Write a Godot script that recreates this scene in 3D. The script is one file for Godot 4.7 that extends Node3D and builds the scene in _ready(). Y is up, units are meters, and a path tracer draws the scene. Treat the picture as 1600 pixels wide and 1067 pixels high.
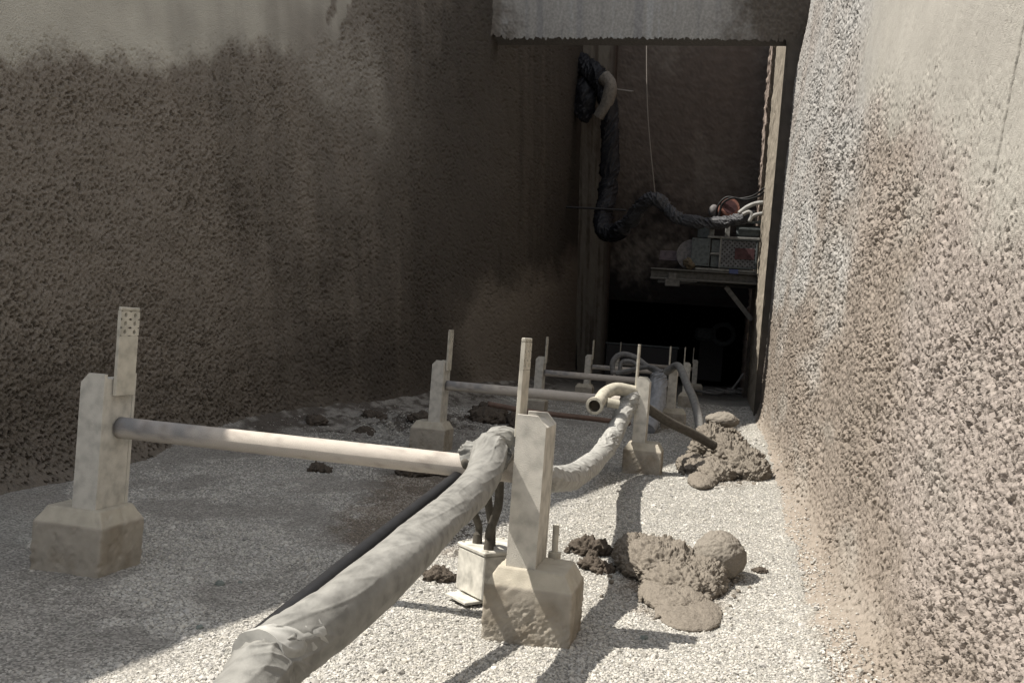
extends Node3D
# Everything is laid out in the frame of the sloping trench floor (x right, y off the floor, d metres down the ramp = -z)
# and at the end of _ready() the whole place is tilted by the slope of the ramp, so that y is up again.

const SLOPE := 18.0
const LEAN := 0.325          # what a plumb wall leans back towards the viewer, seen from the sloping floor
const WALL_L := -5.25
var rng := RandomNumberGenerator.new()
var n_fine: FastNoiseLite
var n_lump: FastNoiseLite
var n_mid: FastNoiseLite
var n_big: FastNoiseLite
var n_cell: FastNoiseLite
var n_streak: FastNoiseLite
var n_soft: FastNoiseLite
var M := {}

# ------------------------------------------------------------------ helpers
func P(x: float, y: float, d: float) -> Vector3:
	return Vector3(x, y, -d)

func noise(kind: int, freq: float, sd: int, oct := 1) -> FastNoiseLite:
	var n := FastNoiseLite.new()
	n.noise_type = kind
	n.frequency = freq
	n.seed = sd
	if oct > 1:
		n.fractal_type = FastNoiseLite.FRACTAL_FBM
		n.fractal_octaves = oct
	else:
		n.fractal_type = FastNoiseLite.FRACTAL_NONE
	if kind == FastNoiseLite.TYPE_CELLULAR:
		n.cellular_return_type = FastNoiseLite.RETURN_DISTANCE
		n.cellular_jitter = 1.0
	return n

func tex(n: FastNoiseLite, size: int, lo: Color, hi: Color, mid = null) -> NoiseTexture2D:
	var t := NoiseTexture2D.new()
	t.width = size
	t.height = size
	t.seamless = true
	t.seamless_blend_skirt = 0.15
	t.noise = n
	var g := Gradient.new()
	g.set_color(0, lo)
	g.set_color(1, hi)
	if mid != null:
		g.add_point(0.5, mid)
	t.color_ramp = g
	return t

func mat(albedo: Color, rough := 0.9, vertex := false, tint: Texture2D = null, bump: Texture2D = null, bump_cm := 0.3, tile := 1.0, metal := 0.0) -> StandardMaterial3D:
	var m := StandardMaterial3D.new()
	m.albedo_color = albedo.linear_to_srgb()
	m.roughness = rough
	m.metallic = metal
	m.metallic_specular = 0.3
	m.vertex_color_use_as_albedo = vertex
	m.uv1_triplanar = true
	m.uv1_world_triplanar = false
	m.uv1_scale = Vector3.ONE / tile
	if tint:
		m.albedo_texture = tint
	if bump:
		m.heightmap_enabled = true
		m.heightmap_texture = bump
		m.heightmap_scale = bump_cm
	return m

func numbered(called: String, parent: Node) -> String:
	if not parent.has_node(NodePath(called)):
		return called
	var k := 1
	while parent.has_node(NodePath("%s_%03d" % [called, k])):
		k += 1
	return "%s_%03d" % [called, k]

func obj(called: String, mesh: Mesh, m: Material, parent: Node = self, at := Vector3.ZERO) -> MeshInstance3D:
	var o := MeshInstance3D.new()
	o.name = numbered(called, parent)
	o.mesh = mesh
	o.material_override = m
	o.position = at
	parent.add_child(o, true)
	return o

func thing(called: String, label: String, category: String, at := Vector3.ZERO, group := "") -> Node3D:
	var o := Node3D.new()
	o.name = numbered(called, self)
	add_child(o, true)
	o.position = at
	tag(o, label, category, group)
	return o

func tag(o: Node, label: String, category: String, group := "") -> void:
	o.set_meta("label", label)
	o.set_meta("category", category)
	if group != "":
		o.set_meta("group", group)

func structure(o: Node, label := "") -> void:
	o.set_meta("kind", "structure")
	if label != "":
		o.set_meta("label", label)

# a grid of nu x nv points from a callable, smooth normals; flip turns its front to the other side
func grid(nu: int, nv: int, pf: Callable, cf = null, flip := false) -> ArrayMesh:
	var v := PackedVector3Array()
	var c := PackedColorArray()
	v.resize(nu * nv)
	for i in nu:
		for j in nv:
			v[i * nv + j] = pf.call(i, j)
	if cf != null:
		c.resize(nu * nv)
		for i in nu:
			for j in nv:
				c[i * nv + j] = cf.call(v[i * nv + j])
	var nn := PackedVector3Array()
	nn.resize(nu * nv)
	var sg := -1.0 if flip else 1.0
	for i in nu:
		var i0 := maxi(i - 1, 0) * nv
		var i1 := mini(i + 1, nu - 1) * nv
		for j in nv:
			var du := v[i1 + j] - v[i0 + j]
			var dv := v[i * nv + mini(j + 1, nv - 1)] - v[i * nv + maxi(j - 1, 0)]
			nn[i * nv + j] = (du.cross(dv) * sg).normalized()
	var idx := PackedInt32Array()
	idx.resize((nu - 1) * (nv - 1) * 6)
	var k := 0
	for i in nu - 1:
		for j in nv - 1:
			var a := i * nv + j
			var b := a + nv
			if flip:
				idx[k] = a; idx[k + 1] = b; idx[k + 2] = a + 1
				idx[k + 3] = b; idx[k + 4] = b + 1; idx[k + 5] = a + 1
			else:
				idx[k] = a; idx[k + 1] = a + 1; idx[k + 2] = b
				idx[k + 3] = b; idx[k + 4] = a + 1; idx[k + 5] = b + 1
			k += 6
	var arr := []
	arr.resize(Mesh.ARRAY_MAX)
	arr[Mesh.ARRAY_VERTEX] = v
	arr[Mesh.ARRAY_NORMAL] = nn
	arr[Mesh.ARRAY_INDEX] = idx
	if cf != null:
		arr[Mesh.ARRAY_COLOR] = c
	var m := ArrayMesh.new()
	m.add_surface_from_arrays(Mesh.PRIMITIVE_TRIANGLES, arr)
	return m

func joined(list: Array) -> ArrayMesh:
	var st := SurfaceTool.new()
	for e in list:
		if e is Array:
			st.append_from(e[0], 0, e[1])
		else:
			st.append_from(e, 0, Transform3D())
	return st.commit()

# flat-shaded solid from quads/polygons given counter-clockwise from outside
func poly(st: SurfaceTool, pts: Array) -> void:
	var n: Vector3 = ((pts[1] - pts[0]) as Vector3).cross(pts[2] - pts[0]).normalized()
	for k in range(1, pts.size() - 1):
		for q in [pts[0], pts[k + 1], pts[k]]:
			st.set_normal(n)
			st.add_vertex(q)

func bevel_box(c: Vector3, s: Vector3, b := 0.004) -> ArrayMesh:
	var st := SurfaceTool.new()
	st.begin(Mesh.PRIMITIVE_TRIANGLES)
	var h := s * 0.5
	b = minf(b, minf(h.x, minf(h.y, h.z)) * 0.5)
	var q := func(sx: float, sy: float, sz: float, face: int) -> Vector3:
		var r := Vector3(sx * (h.x - (0.0 if face == 0 else b)), sy * (h.y - (0.0 if face == 1 else b)), sz * (h.z - (0.0 if face == 2 else b)))
		return c + r
	var put := func(pts: Array) -> void:
		var mid := Vector3.ZERO
		for p in pts:
			mid += p
		mid = mid / pts.size() - c
		var nrm: Vector3 = ((pts[1] - pts[0]) as Vector3).cross(pts[2] - pts[0])
		if nrm.dot(mid) < 0.0:
			pts.reverse()
		poly(st, pts)
	for sg in [-1.0, 1.0]:
		put.call([q.call(sg, -1, -1, 0), q.call(sg, 1, -1, 0), q.call(sg, 1, 1, 0), q.call(sg, -1, 1, 0)])
		put.call([q.call(-1, sg, -1, 1), q.call(1, sg, -1, 1), q.call(1, sg, 1, 1), q.call(-1, sg, 1, 1)])
		put.call([q.call(-1, -1, sg, 2), q.call(1, -1, sg, 2), q.call(1, 1, sg, 2), q.call(-1, 1, sg, 2)])
		for sh in [-1.0, 1.0]:
			put.call([q.call(sg, sh, -1, 0), q.call(sg, sh, 1, 0), q.call(sg, sh, 1, 1), q.call(sg, sh, -1, 1)])
			put.call([q.call(sg, -1, sh, 0), q.call(sg, 1, sh, 0), q.call(sg, 1, sh, 2), q.call(sg, -1, sh, 2)])
			put.call([q.call(-1, sg, sh, 1), q.call(1, sg, sh, 1), q.call(1, sg, sh, 2), q.call(-1, sg, sh, 2)])
			for si in [-1.0, 1.0]:
				put.call([q.call(sg, sh, si, 0), q.call(sg, sh, si, 1), q.call(sg, sh, si, 2)])
	return st.commit()

# a convex outline in x,y pushed along z from z0 to z1
func prism(outline: Array, z0: float, z1: float) -> ArrayMesh:
	var st := SurfaceTool.new()
	st.begin(Mesh.PRIMITIVE_TRIANGLES)
	var area := 0.0
	for i in outline.size():
		var a: Vector2 = outline[i]
		var b2: Vector2 = outline[(i + 1) % outline.size()]
		area += a.cross(b2)
	if area < 0:
		outline = outline.duplicate()
		outline.reverse()
	var front := []
	var back := []
	for p in outline:
		front.append(Vector3(p.x, p.y, maxf(z0, z1)))
		back.append(Vector3(p.x, p.y, minf(z0, z1)))
	poly(st, front)
	for i in outline.size():
		var k := (i + 1) % outline.size()
		poly(st, [front[i], back[i], back[k], front[k]])
	back.reverse()
	poly(st, back)
	return st.commit()

func spline(pts: Array, steps: int) -> PackedVector3Array:
	var out := PackedVector3Array()
	var n := pts.size()
	for i in n - 1:
		var a: Vector3 = pts[maxi(i - 1, 0)]
		var b: Vector3 = pts[i]
		var c: Vector3 = pts[i + 1]
		var e: Vector3 = pts[mini(i + 2, n - 1)]
		for s in steps:
			out.append(b.cubic_interpolate(c, a, e, float(s) / steps))
	out.append(pts[n - 1])
	return out

# a swept round tube; rf(angle, t) gives the radius
func tube(path: PackedVector3Array, sides: int, rf: Callable, caps := true, cf = null, hang := 0.0) -> ArrayMesh:
	var n := path.size()
	var rings := []
	var t0 := (path[1] - path[0]).normalized()
	var side := t0.cross(Vector3.UP)
	if side.length() < 0.1:
		side = t0.cross(Vector3.RIGHT)
	side = side.normalized()
	var frames := []
	for i in n:
		var t := (path[mini(i + 1, n - 1)] - path[maxi(i - 1, 0)]).normalized()
		side = (side - t * side.dot(t)).normalized()
		frames.append([side, side.cross(t)])
	var extra := 1 if caps else 0
	var pf := func(i: int, j: int) -> Vector3:
		var k := clampi(i - extra, 0, n - 1)
		if caps and (i == 0 or i == n + 1):
			return path[k]
		var a := TAU * j / sides
		var r: float = rf.call(a, float(k) / (n - 1))
		var v: Vector3 = (frames[k][0] * cos(a) + frames[k][1] * sin(a)) * r
		if hang != 0.0 and v.y < 0.0:
			v.y *= 1.0 + hang
		return path[k] + v
	return grid(n + 2 * extra, sides + 1, pf, cf, true)

func round_tube(pts: Array, r: float, sides := 14, steps := 8) -> ArrayMesh:
	return tube(spline(pts, steps), sides, func(_a, _t): return r)

func straight(a: Vector3, b: Vector3, r: float, sides := 16) -> ArrayMesh:
	var d := (b - a)
	var pts := PackedVector3Array([a, a + d * 0.002, a.lerp(b, 0.5), b - d * 0.002, b])
	return tube(pts, sides, func(_a, t): return r if t > 0.01 and t < 0.99 else r * 0.96)

# a lumpy ball
func lump(c: Vector3, r: Vector3, amp: float, freq: float, sd: float, nu := 40, nv := 26) -> ArrayMesh:
	var pf := func(i: int, j: int) -> Vector3:
		var a := TAU * (i % (nu - 1)) / (nu - 1)
		var e := PI * (float(j) / (nv - 1) - 0.5)
		var u := Vector3(cos(e) * cos(a), sin(e), cos(e) * sin(a))
		var q := u * r * freq + Vector3(sd, sd * 1.7, -sd)
		var k := n_big.get_noise_3dv(q * 0.7) * 0.9 + n_mid.get_noise_3dv(q * 0.35) * 0.7 - n_lump.get_noise_3dv(q * 0.055) * 0.4 + n_fine.get_noise_3dv(q * 0.22) * 0.28 + n_mid.get_noise_3dv(q * 1.1) * 0.25 - 0.25
		var out := Vector3(u.x / r.x, u.y / r.y, u.z / r.z).normalized()
		return c + u * r + out * minf(r.x, minf(r.y, r.z)) * 1.5 * amp * k
	return grid(nu, nv, pf, null, false)

# ------------------------------------------------------------------ surfaces
func form_line(d: float) -> float:     # above it the walls are smooth cast concrete
	return 1.05 + 0.35 * d

func wall_top(d: float) -> float:
	var pts := [[-12.0, 0.0], [2.3, 4.69], [8.9, 6.95], [13.0, 8.35], [17.5, 8.9], [18.7, 10.3], [40.0, 17.2]]
	for i in pts.size() - 1:
		if d <= pts[i + 1][0]:
			return maxf(0.02, lerpf(pts[i][1], pts[i + 1][1], clampf((d - pts[i][0]) / (pts[i + 1][0] - pts[i][0]), 0.0, 1.0)))
	return 17.2

func spray_right(q: Vector3, rough: float) -> float:
	var d := q.z
	var w := Vector3(0.0, n_mid.get_noise_3dv(q * 0.9), n_mid.get_noise_3dv(q * 0.9 + Vector3(31, 7, 3))) * 0.010
	var a := 1.0 - smoothstep(3.6, 6.0, d)
	var c := smoothstep(6.0, 9.0, d)
	var b := 1.0 - a - c
	var r := 0.0
	if a > 0.01:
		r += a * (-n_lump.get_noise_3dv((q + w) * 2.0) - 0.55) * 0.026
	if b > 0.01:
		r += b * (-n_lump.get_noise_3dv(Vector3(0.0, (q.y + w.y) * 1.25, (q.z + w.z) * 0.85)) - 0.55) * 0.036
	if c > 0.01:
		r += c * (-n_lump.get_noise_3dv(Vector3(0.0, (q.y + w.y) * 0.85, (q.z + w.z) * 0.42)) - 0.55) * 0.044
	r += n_fine.get_noise_3dv(q * 1.3) * 0.006 * (1.0 - c) + n_fine.get_noise_3dv(q * 0.6) * 0.014 * c
	r -= maxf(0.0, n_mid.get_noise_3dv(q * 1.3 + Vector3(5, 5, 5)) - 0.18) * lerpf(0.05, 0.08, c)
	if c < 0.99:
		r -= (1.0 - c) * maxf(0.0, n_mid.get_noise_3dv(Vector3(2.0, q.y * 3.9 + 9.0, q.z * 3.3)) - 0.22) * 0.10
	if c > 0.01:
		r -= c * maxf(0.0, n_mid.get_noise_3dv(Vector3(5.0, q.y * 2.5 + 3.0, q.z * 1.0)) - 0.22) * 0.16
	r *= lerpf(0.75, 1.15, smoothstep(-0.3, 0.3, n_big.get_noise_3dv(Vector3(0.0, q.y + 4.0, q.z * 0.3) * 1.1)))
	return rough * r + n_mid.get_noise_3dv(q * 0.35) * 0.012 * rough + n_big.get_noise_3dv(q * 0.4) * 0.03

func spray(q: Vector3, rough: float) -> float:      # relief of sprayed concrete in metres
	var w := Vector3(n_mid.get_noise_3dv(q * 0.7), n_mid.get_noise_3dv(q * 0.7 + Vector3(31, 7, 3)), 0.0) * 0.008
	var l := n_lump.get_noise_3dv(q + w)
	var f := n_fine.get_noise_3dv(q)
	return rough * ((-l - 0.55) * 0.030 + f * 0.009) + n_mid.get_noise_3dv(q * 0.35) * 0.012 * rough + n_big.get_noise_3dv(q * 0.4) * 0.03

func right_x(y: float, d: float) -> float:
	var x := 0.79 + 0.018 * y
	x += 0.45 * smoothstep(6.8, 8.8, y - 0.0) * smoothstep(14.0, 18.5, d)
	x -= 0.36 * exp(-maxf(y, 0.0) / 0.13) * lerpf(0.8, 0.35, clampf((d - 4.0) / 12.0, 0.0, 1.0))
	return x

func right_rough(y: float, d: float) -> float:
	var q := Vector3(0.3, y, d)
	var ql := Vector3(0.3, y, d * 0.35)
	var b := y - form_line(d) + 0.14 + n_big.get_noise_3dv(ql * 0.9) * 0.28 + n_mid.get_noise_3dv(q * 0.5) * 0.12
	var r := lerpf(1.0, 0.06, smoothstep(-0.60, 0.45, b))
	# sprayed column of rough concrete that runs up beside the beam
	var u := smoothstep(7.3, 8.8, d + 0.12 * y + n_big.get_noise_3dv(q) * 0.6)
	return maxf(r, u * 0.62)

func build_right_wall() -> void:
	var t := thing("sprayed_wall", "tall sunlit wall of coarse sprayed concrete filling the right side, pale and smooth above", "wall", P(0.8, 0, 8))
	var off := t.position
	var nu := 1200
	var nv := 430
	var d0 := 1.4
	var d1 := 20.7
	var pf := func(i: int, j: int) -> Vector3:
		var tt := float(j) / (nv - 1)
		var u := d0 * pow(d1 / d0, float(i) / (nu - 1))
		var top := 1.85 + 0.43 * u
		var y := -0.06 + top * tt
		var d := u
		if d > 14.0:      # the far end is plumb
			d = u - (u - 14.0) / (d1 - 14.0) * 0.30 * y
		var q := Vector3(0.0, y, d)
		var x := right_x(y, d) - spray_right(q, right_rough(y, d))
		# open joint between two pours, high up
		var jd := 4.28 - 0.43 * y + n_mid.get_noise_3dv(q * 0.8) * 0.012
		var gap := absf(d - jd)
		if y > 1.65 and gap < 0.02:
			x += 0.03 * clampf(1.0 - gap / 0.016, 0.0, 1.0) * (0.6 + 0.4 * n_mid.get_noise_3dv(q * 3.0)) * smoothstep(1.65, 1.8, y)
		return P(x, y, d) - off
	var cf := func(p: Vector3) -> Color:
		var y := p.y + off.y
		var d := -(p.z + off.z)
		var q := Vector3(0.0, y, d)
		var r := right_rough(y, d)
		var s := n_mid.get_noise_3dv(q * 0.5)
		var b := n_big.get_noise_3dv(Vector3(9.0, y, d * 0.3) * 0.7)
		var brown := Color(0.375, 0.330, 0.300)
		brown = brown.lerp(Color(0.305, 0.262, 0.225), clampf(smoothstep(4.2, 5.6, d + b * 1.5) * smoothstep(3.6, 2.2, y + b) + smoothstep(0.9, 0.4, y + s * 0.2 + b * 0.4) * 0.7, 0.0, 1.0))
		brown = brown.lerp(Color(0.41, 0.385, 0.35), smoothstep(0.1, 0.5, n_big.get_noise_3dv(Vector3(3.0, y + 1.0, d * 0.3) * 0.9)) * 0.5)
		var pale := Color(0.44, 0.42, 0.38)
		var grey := Color(0.42, 0.41, 0.395)
		var c := pale.lerp(brown, smoothstep(0.15, 0.8, r))
		var col := smoothstep(6.6, 8.2, d + 0.12 * y + n_big.get_noise_3dv(q) * 0.6)
		c = c.lerp(grey, col * clampf(0.75 + b * 0.8, 0.0, 1.0) * smoothstep(1.2, 3.2, y + b * 1.4))
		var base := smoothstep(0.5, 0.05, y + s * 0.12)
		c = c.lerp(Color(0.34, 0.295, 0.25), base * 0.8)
		return c * (1.0 + 0.08 * s + 0.10 * b)
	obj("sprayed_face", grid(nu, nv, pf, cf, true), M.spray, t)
	# plain upper part and the mass behind
	var pu := func(i: int, j: int) -> Vector3:
		var u := -12.0 + 32.9 * i / 40.0
		var lo := 1.79 + 0.43 * maxf(u, d0) if u > 1.3 else -0.1
		var y := lerpf(minf(lo, wall_top(u) - 0.01) - 0.1, maxf(wall_top(u), 0.1), float(j) / 8.0)
		var d := u
		if d > 14.0:
			d = u - (u - 14.0) / (d1 - 14.0) * 0.30 * y
		return P(right_x(y, d) + 0.01, y, d) - off
	obj("upper_face", grid(41, 9, pu, func(_p): return Color(0.43, 0.41, 0.365), true), M.spray, t)
	obj("wall_core", wall_core(1.25, 2.2, -12.0, 20.2, 0.30), M.plain_concrete, t, -off)

func wall_core(x0: float, x1: float, d0: float, d1: float, lean: float) -> ArrayMesh:
	var pf := func(i: int, j: int) -> Vector3:
		var d := lerpf(d0, d1, i / 30.0)
		var top := wall_top(d) - 0.03
		var s := [[x0, -0.8], [x0, top], [x1, top], [x1, -0.8], [x0, -0.8]]
		var y: float = s[j][1]
		return P(s[j][0], y, d - (lean * maxf(y, 0.0) if i == 30 else 0.0))
	return grid(31, 5, pf, null, x0 > 0.0)

func spray_left(q: Vector3, rough: float) -> float:
	var c := smoothstep(8.5, 12.5, q.z)
	var w := Vector3(0.0, n_mid.get_noise_3dv(q * 0.5), n_mid.get_noise_3dv(q * 0.5 + Vector3(31, 7, 3))) * 0.02
	var r := 0.0
	var v := lerpf(0.6, 1.1, smoothstep(-0.35, 0.35, n_big.get_noise_3dv(Vector3(0.0, q.y + 4.0, q.z * 0.5) * 0.6)))
	if c < 0.99:
		var pit := maxf(0.0, n_mid.get_noise_3dv(Vector3(0.0, q.y * 3.3, q.z * 2.6) + Vector3(2, 9, 4)) - 0.2) * 0.19
		r += (1.0 - c) * ((-n_lump.get_noise_3dv((q + w) * 1.35) - 0.55) * 0.028 - pit)
	if c > 0.01:
		var pit := maxf(0.0, n_mid.get_noise_3dv(Vector3(0.0, q.y * 1.7, q.z * 1.1) + Vector3(2, 9, 4)) - 0.2) * 0.14
		r += c * ((-n_lump.get_noise_3dv(Vector3(q.x, q.y, q.z * 0.7) * 0.8) - 0.55) * 0.03 - pit)
	r += n_fine.get_noise_3dv(q * 0.6) * 0.009 * (1.0 - 0.5 * c)
	r *= v
	return rough * r + n_mid.get_noise_3dv(q * 0.3) * 0.015 * rough + n_big.get_noise_3dv(q * 0.4) * 0.03

func left_rough(y: float, d: float) -> float:
	var q := Vector3(-5.0, y, d)
	var b := y - form_line(d) + n_big.get_noise_3dv(q * 0.45) * 0.22 + n_mid.get_noise_3dv(q * 0.5) * 0.12
	b -= smoothstep(10.6, 13.5, d + n_big.get_noise_3dv(q) * 1.2) * 4.0
	var r := lerpf(1.0, 0.06, smoothstep(-0.42, 0.30, b))
	return r * lerpf(1.0, 0.55, smoothstep(10.0, 19.0, d))

func left_x(y: float, d: float) -> float:
	var x := WALL_L
	x += 0.30 * exp(-maxf(y, 0.0) / 0.16)
	x += 0.04 * sin(d * 0.55 + 0.5) * smoothstep(9.0, 14.0, d) * smoothstep(9.0, 3.0, absf(y - 4.0))
	x += 0.18 * smoothstep(5.6, 7.8, y) * exp(-pow((d - 18.3 + 0.3 * (y - 7.0)) / 1.1, 2.0))
	return x

func build_left_wall() -> void:
	var t := thing("sprayed_wall", "long shaded brown sprayed concrete wall on the left with a smooth grey top band", "wall", P(WALL_L, 0, 12))
	var off := t.position
	var nu := 700
	var nv := 400
	var a0 := 4.4
	var a1 := 36.0
	var pf := func(i: int, j: int) -> Vector3:
		var k := float(i) / (nu - 1)
		var d := 1.0 / lerpf(1.0 / a0, 1.0 / a1, k)
		var top := minf(1.9 + 0.40 * d, wall_top(d))
		var y := -0.06 + top * j / (nv - 1)
		var q := Vector3(-5.0, y, d)
		var x := left_x(y, d) + spray_left(q, left_rough(y, d))
		return P(x, y, d) - off
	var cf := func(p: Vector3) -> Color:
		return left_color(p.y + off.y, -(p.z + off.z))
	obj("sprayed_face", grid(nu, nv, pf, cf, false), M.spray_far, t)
	var pu := func(i: int, j: int) -> Vector3:
		var d := -12.0 + 48.0 * i / 80.0
		var lo := minf(1.84 + 0.40 * maxf(d, a0), wall_top(d)) if d > 4.3 else -0.1
		var y := lerpf(minf(lo, wall_top(d) - 0.01) - 0.1, maxf(wall_top(d), 0.1), float(j) / 8.0)
		return P(left_x(y, d) - 0.01, y, d) - off
	obj("upper_face", grid(81, 9, pu, func(_p): return Color(0.36, 0.34, 0.30), false), M.spray_far, t)
	obj("wall_core", wall_core(-5.75, -6.6, -12.0, 40.0, 0.0), M.plain_concrete, t, -off)

func left_color(y: float, d: float) -> Color:
	var q := Vector3(-5.0, y, d)
	var r := left_rough(y, d)
	var s := n_mid.get_noise_3dv(Vector3(-5.0, y, d * 0.6) * 0.4)
	var b := n_big.get_noise_3dv(Vector3(-5.0, y, d * 0.45) * 0.45)
	var st := n_streak.get_noise_3d(d * 1.0 + y * LEAN, y * 0.10, 0.0)
	var brown := Color(0.24, 0.21, 0.178)
	var grey := Color(0.52, 0.495, 0.43)
	var c := grey.lerp(brown, smoothstep(0.12, 0.6, r / lerpf(1.0, 0.55, smoothstep(10.0, 19.0, d))))
	# grey lean spray in the middle of the wall
	var lean := exp(-pow((d + y * 0.35 - 13.2) / 2.3, 2.0) - pow((y - 4.9) / 1.7, 2.0)) * (0.75 + b * 1.4 + st * 0.5)
	c = c.lerp(Color(0.30, 0.275, 0.24), clampf(lean, 0.0, 1.0))
	# wet streaks, plus gloom painted into the colour towards the far end
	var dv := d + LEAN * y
	var damp_gloom := smoothstep(7.5, 16.0, dv + b * 4.0 + st * 2.5 - maxf(0.0, y - 4.0) * 0.9) * (1.0 - 0.8 * clampf(lean, 0.0, 1.0))
	damp_gloom = maxf(damp_gloom * 0.78, smoothstep(18.0, 26.0, dv + st * 6.0 + s * 2.0) * 0.88)
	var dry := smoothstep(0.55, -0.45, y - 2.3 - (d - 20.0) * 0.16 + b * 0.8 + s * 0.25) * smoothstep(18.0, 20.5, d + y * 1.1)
	damp_gloom *= 1.0 - dry * 0.75
	c = c.lerp(Color(0.036, 0.031, 0.027), damp_gloom)
	# darker towards the foot of the wall
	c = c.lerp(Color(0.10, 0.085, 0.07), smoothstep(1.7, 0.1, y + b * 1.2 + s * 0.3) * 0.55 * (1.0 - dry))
	return c * (1.0 + 0.09 * s + 0.09 * b)

func build_beyond() -> void:
	# plumb wall beyond the beam on the right: two pours with a step between them
	for k in 2:
		var x0: float = [0.70, 0.62][k]
		var e0: float = [20.75, 28.6][k]
		var e1: float = [28.8, 37.0][k]
		var t := thing("shaft_wall", ["narrow sunlit strip of concrete wall just beyond the beam's right end", "pinkish sunlit edge of the wall at the back right of the shaft"][k], "wall", P(x0, 0, e0), "")
		var off := t.position
		var nu := 60 if k == 0 else 20
		var nv := 420
		var pf := func(i: int, j: int) -> Vector3:
			var y := -0.1 + 15.0 * j / (nv - 1)
			var u := float(i) / (nu - 1)
			var d := lerpf(e0, e1, u) - 0.30 * y
			var q := Vector3(1.0 + k, y, d)
			return P(x0 - spray(q * 0.5, 0.55 + 0.9 * k) - (0.09 if k == 1 else 0.03) * n_streak.get_noise_3d(d * 0.5, y * 2.0, 4.0), y, d) - off
		var cf := func(p: Vector3) -> Color:
			var s := n_mid.get_noise_3dv(p * 0.4)
			var c := Color(0.36, 0.32, 0.265) if k == 0 else Color(0.40, 0.33, 0.29)
			return c * (1.0 + 0.2 * s)
		obj("sprayed_face", grid(nu, nv, pf, cf, true), M.spray_far, t)
		var pe := func(i: int, j: int) -> Vector3:
			var y := -0.1 + 15.0 * j / 150.0
			var wob := 0.03 * n_mid.get_noise_3d(0.0, y * 1.5, 3.0) if i < 7 else 0.0
			return P(x0 - 0.02 + 0.9 * i / 8.0, y, e0 - 0.30 * y + 0.02 + wob) - off
		obj("end_face", grid(9, 151, pe, func(p): return Color(0.13, 0.115, 0.10) * (1.0 + 0.3 * n_mid.get_noise_3dv(p)), true), M.spray_far, t)  # end faces coloured darker, painted shade for the side turned from the sun
	# back wall, plumb, with the tunnel mouth under it
	var bw := thing("headwall", "dark brown sprayed headwall at the end of the trench above the tunnel mouth", "wall", P(-2, 3, 33))
	var bo := bw.position
	var pb := func(i: int, j: int) -> Vector3:
		var x := -5.4 + 6.3 * i / 179.0
		var y := 2.9 + 12.6 * j / 299.0
		var q := Vector3(x, y, 30.0)
		var s := spray(q * 0.30, 0.8) * 1.3 + 0.015 * n_mid.get_noise_3d(x * 0.2, y * 0.6, 1.0)
		return P(x, y, 34.0 - LEAN * y - s) - bo
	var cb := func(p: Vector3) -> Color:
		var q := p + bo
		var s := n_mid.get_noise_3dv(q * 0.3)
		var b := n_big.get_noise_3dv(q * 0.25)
		var c := Color(0.135, 0.116, 0.104).lerp(Color(0.022, 0.02, 0.02), smoothstep(7.2, 4.2, q.y + b * 1.6 + s))  # lower part painted towards black, for the light failing there
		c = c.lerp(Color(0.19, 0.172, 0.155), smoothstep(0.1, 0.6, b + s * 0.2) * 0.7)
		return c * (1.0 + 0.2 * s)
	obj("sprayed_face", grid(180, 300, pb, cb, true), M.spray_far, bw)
	obj("wall_core", bevel_box(Vector3.ZERO, Vector3(9, 12.4, 0.8)), M.near_black, bw, P(-2, 9.5, 35.4 - LEAN * 9.5) - bo)
	(bw.get_node("wall_core") as Node3D).rotation.x = atan(LEAN)
	# pier in the back left corner
	var pr := thing("concrete_pier", "grey concrete pier in the back left corner behind the black duct", "pier", P(-4.7, 0, 33))
	var po := pr.position
	var pp := func(i: int, j: int) -> Vector3:
		var y := -0.1 + 15.4 * j / 259.0
		var k := i / 60.0 * 1.75
		var x := -5.5 + minf(k, 1.3)
		var z := 33.45 - LEAN * y + maxf(k - 1.3, 0.0) * 1.6
		var q := Vector3(x, y, z)
		var g := 0.05 * clampf(1.0 - absf(y - 5.95) / 0.05, 0.0, 1.0) + 0.05 * clampf(1.0 - absf(y - 9.0) / 0.05, 0.0, 1.0)
		return P(x + spray(q * 0.4, 0.7), y, z - spray(q * 0.4 + Vector3(3, 0, 0), 0.6) + g) - po
	var cp := func(p: Vector3) -> Color:
		var q := p + po
		var s := n_mid.get_noise_3dv(q * 0.3)
		var st := n_streak.get_noise_3d(q.x * 3.0, q.y * 0.12, 7.0)
		var c := Color(0.20, 0.185, 0.16).lerp(Color(0.10, 0.085, 0.072), smoothstep(-0.1, 0.5, st + s * 0.4))
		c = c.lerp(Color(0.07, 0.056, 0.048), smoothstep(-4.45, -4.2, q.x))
		return c * (1.0 + 0.2 * s)
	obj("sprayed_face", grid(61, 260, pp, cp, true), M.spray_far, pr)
	# the tunnel that the ramp runs into
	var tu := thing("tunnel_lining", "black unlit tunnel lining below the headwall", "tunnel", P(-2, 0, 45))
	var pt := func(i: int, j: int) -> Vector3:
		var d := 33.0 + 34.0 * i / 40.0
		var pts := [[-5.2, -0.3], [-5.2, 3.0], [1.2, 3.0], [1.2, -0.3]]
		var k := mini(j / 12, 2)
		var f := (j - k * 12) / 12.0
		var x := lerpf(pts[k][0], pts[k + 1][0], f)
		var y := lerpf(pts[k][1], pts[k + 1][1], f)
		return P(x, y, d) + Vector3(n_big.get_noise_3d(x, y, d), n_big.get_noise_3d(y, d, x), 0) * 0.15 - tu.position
	obj("lining", grid(41, 37, pt, null, true), M.near_black, tu)
	obj("end_face", bevel_box(Vector3.ZERO, Vector3(9, 6, 0.5)), M.near_black, tu, P(-2, 1.5, 67) - tu.position)

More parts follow.
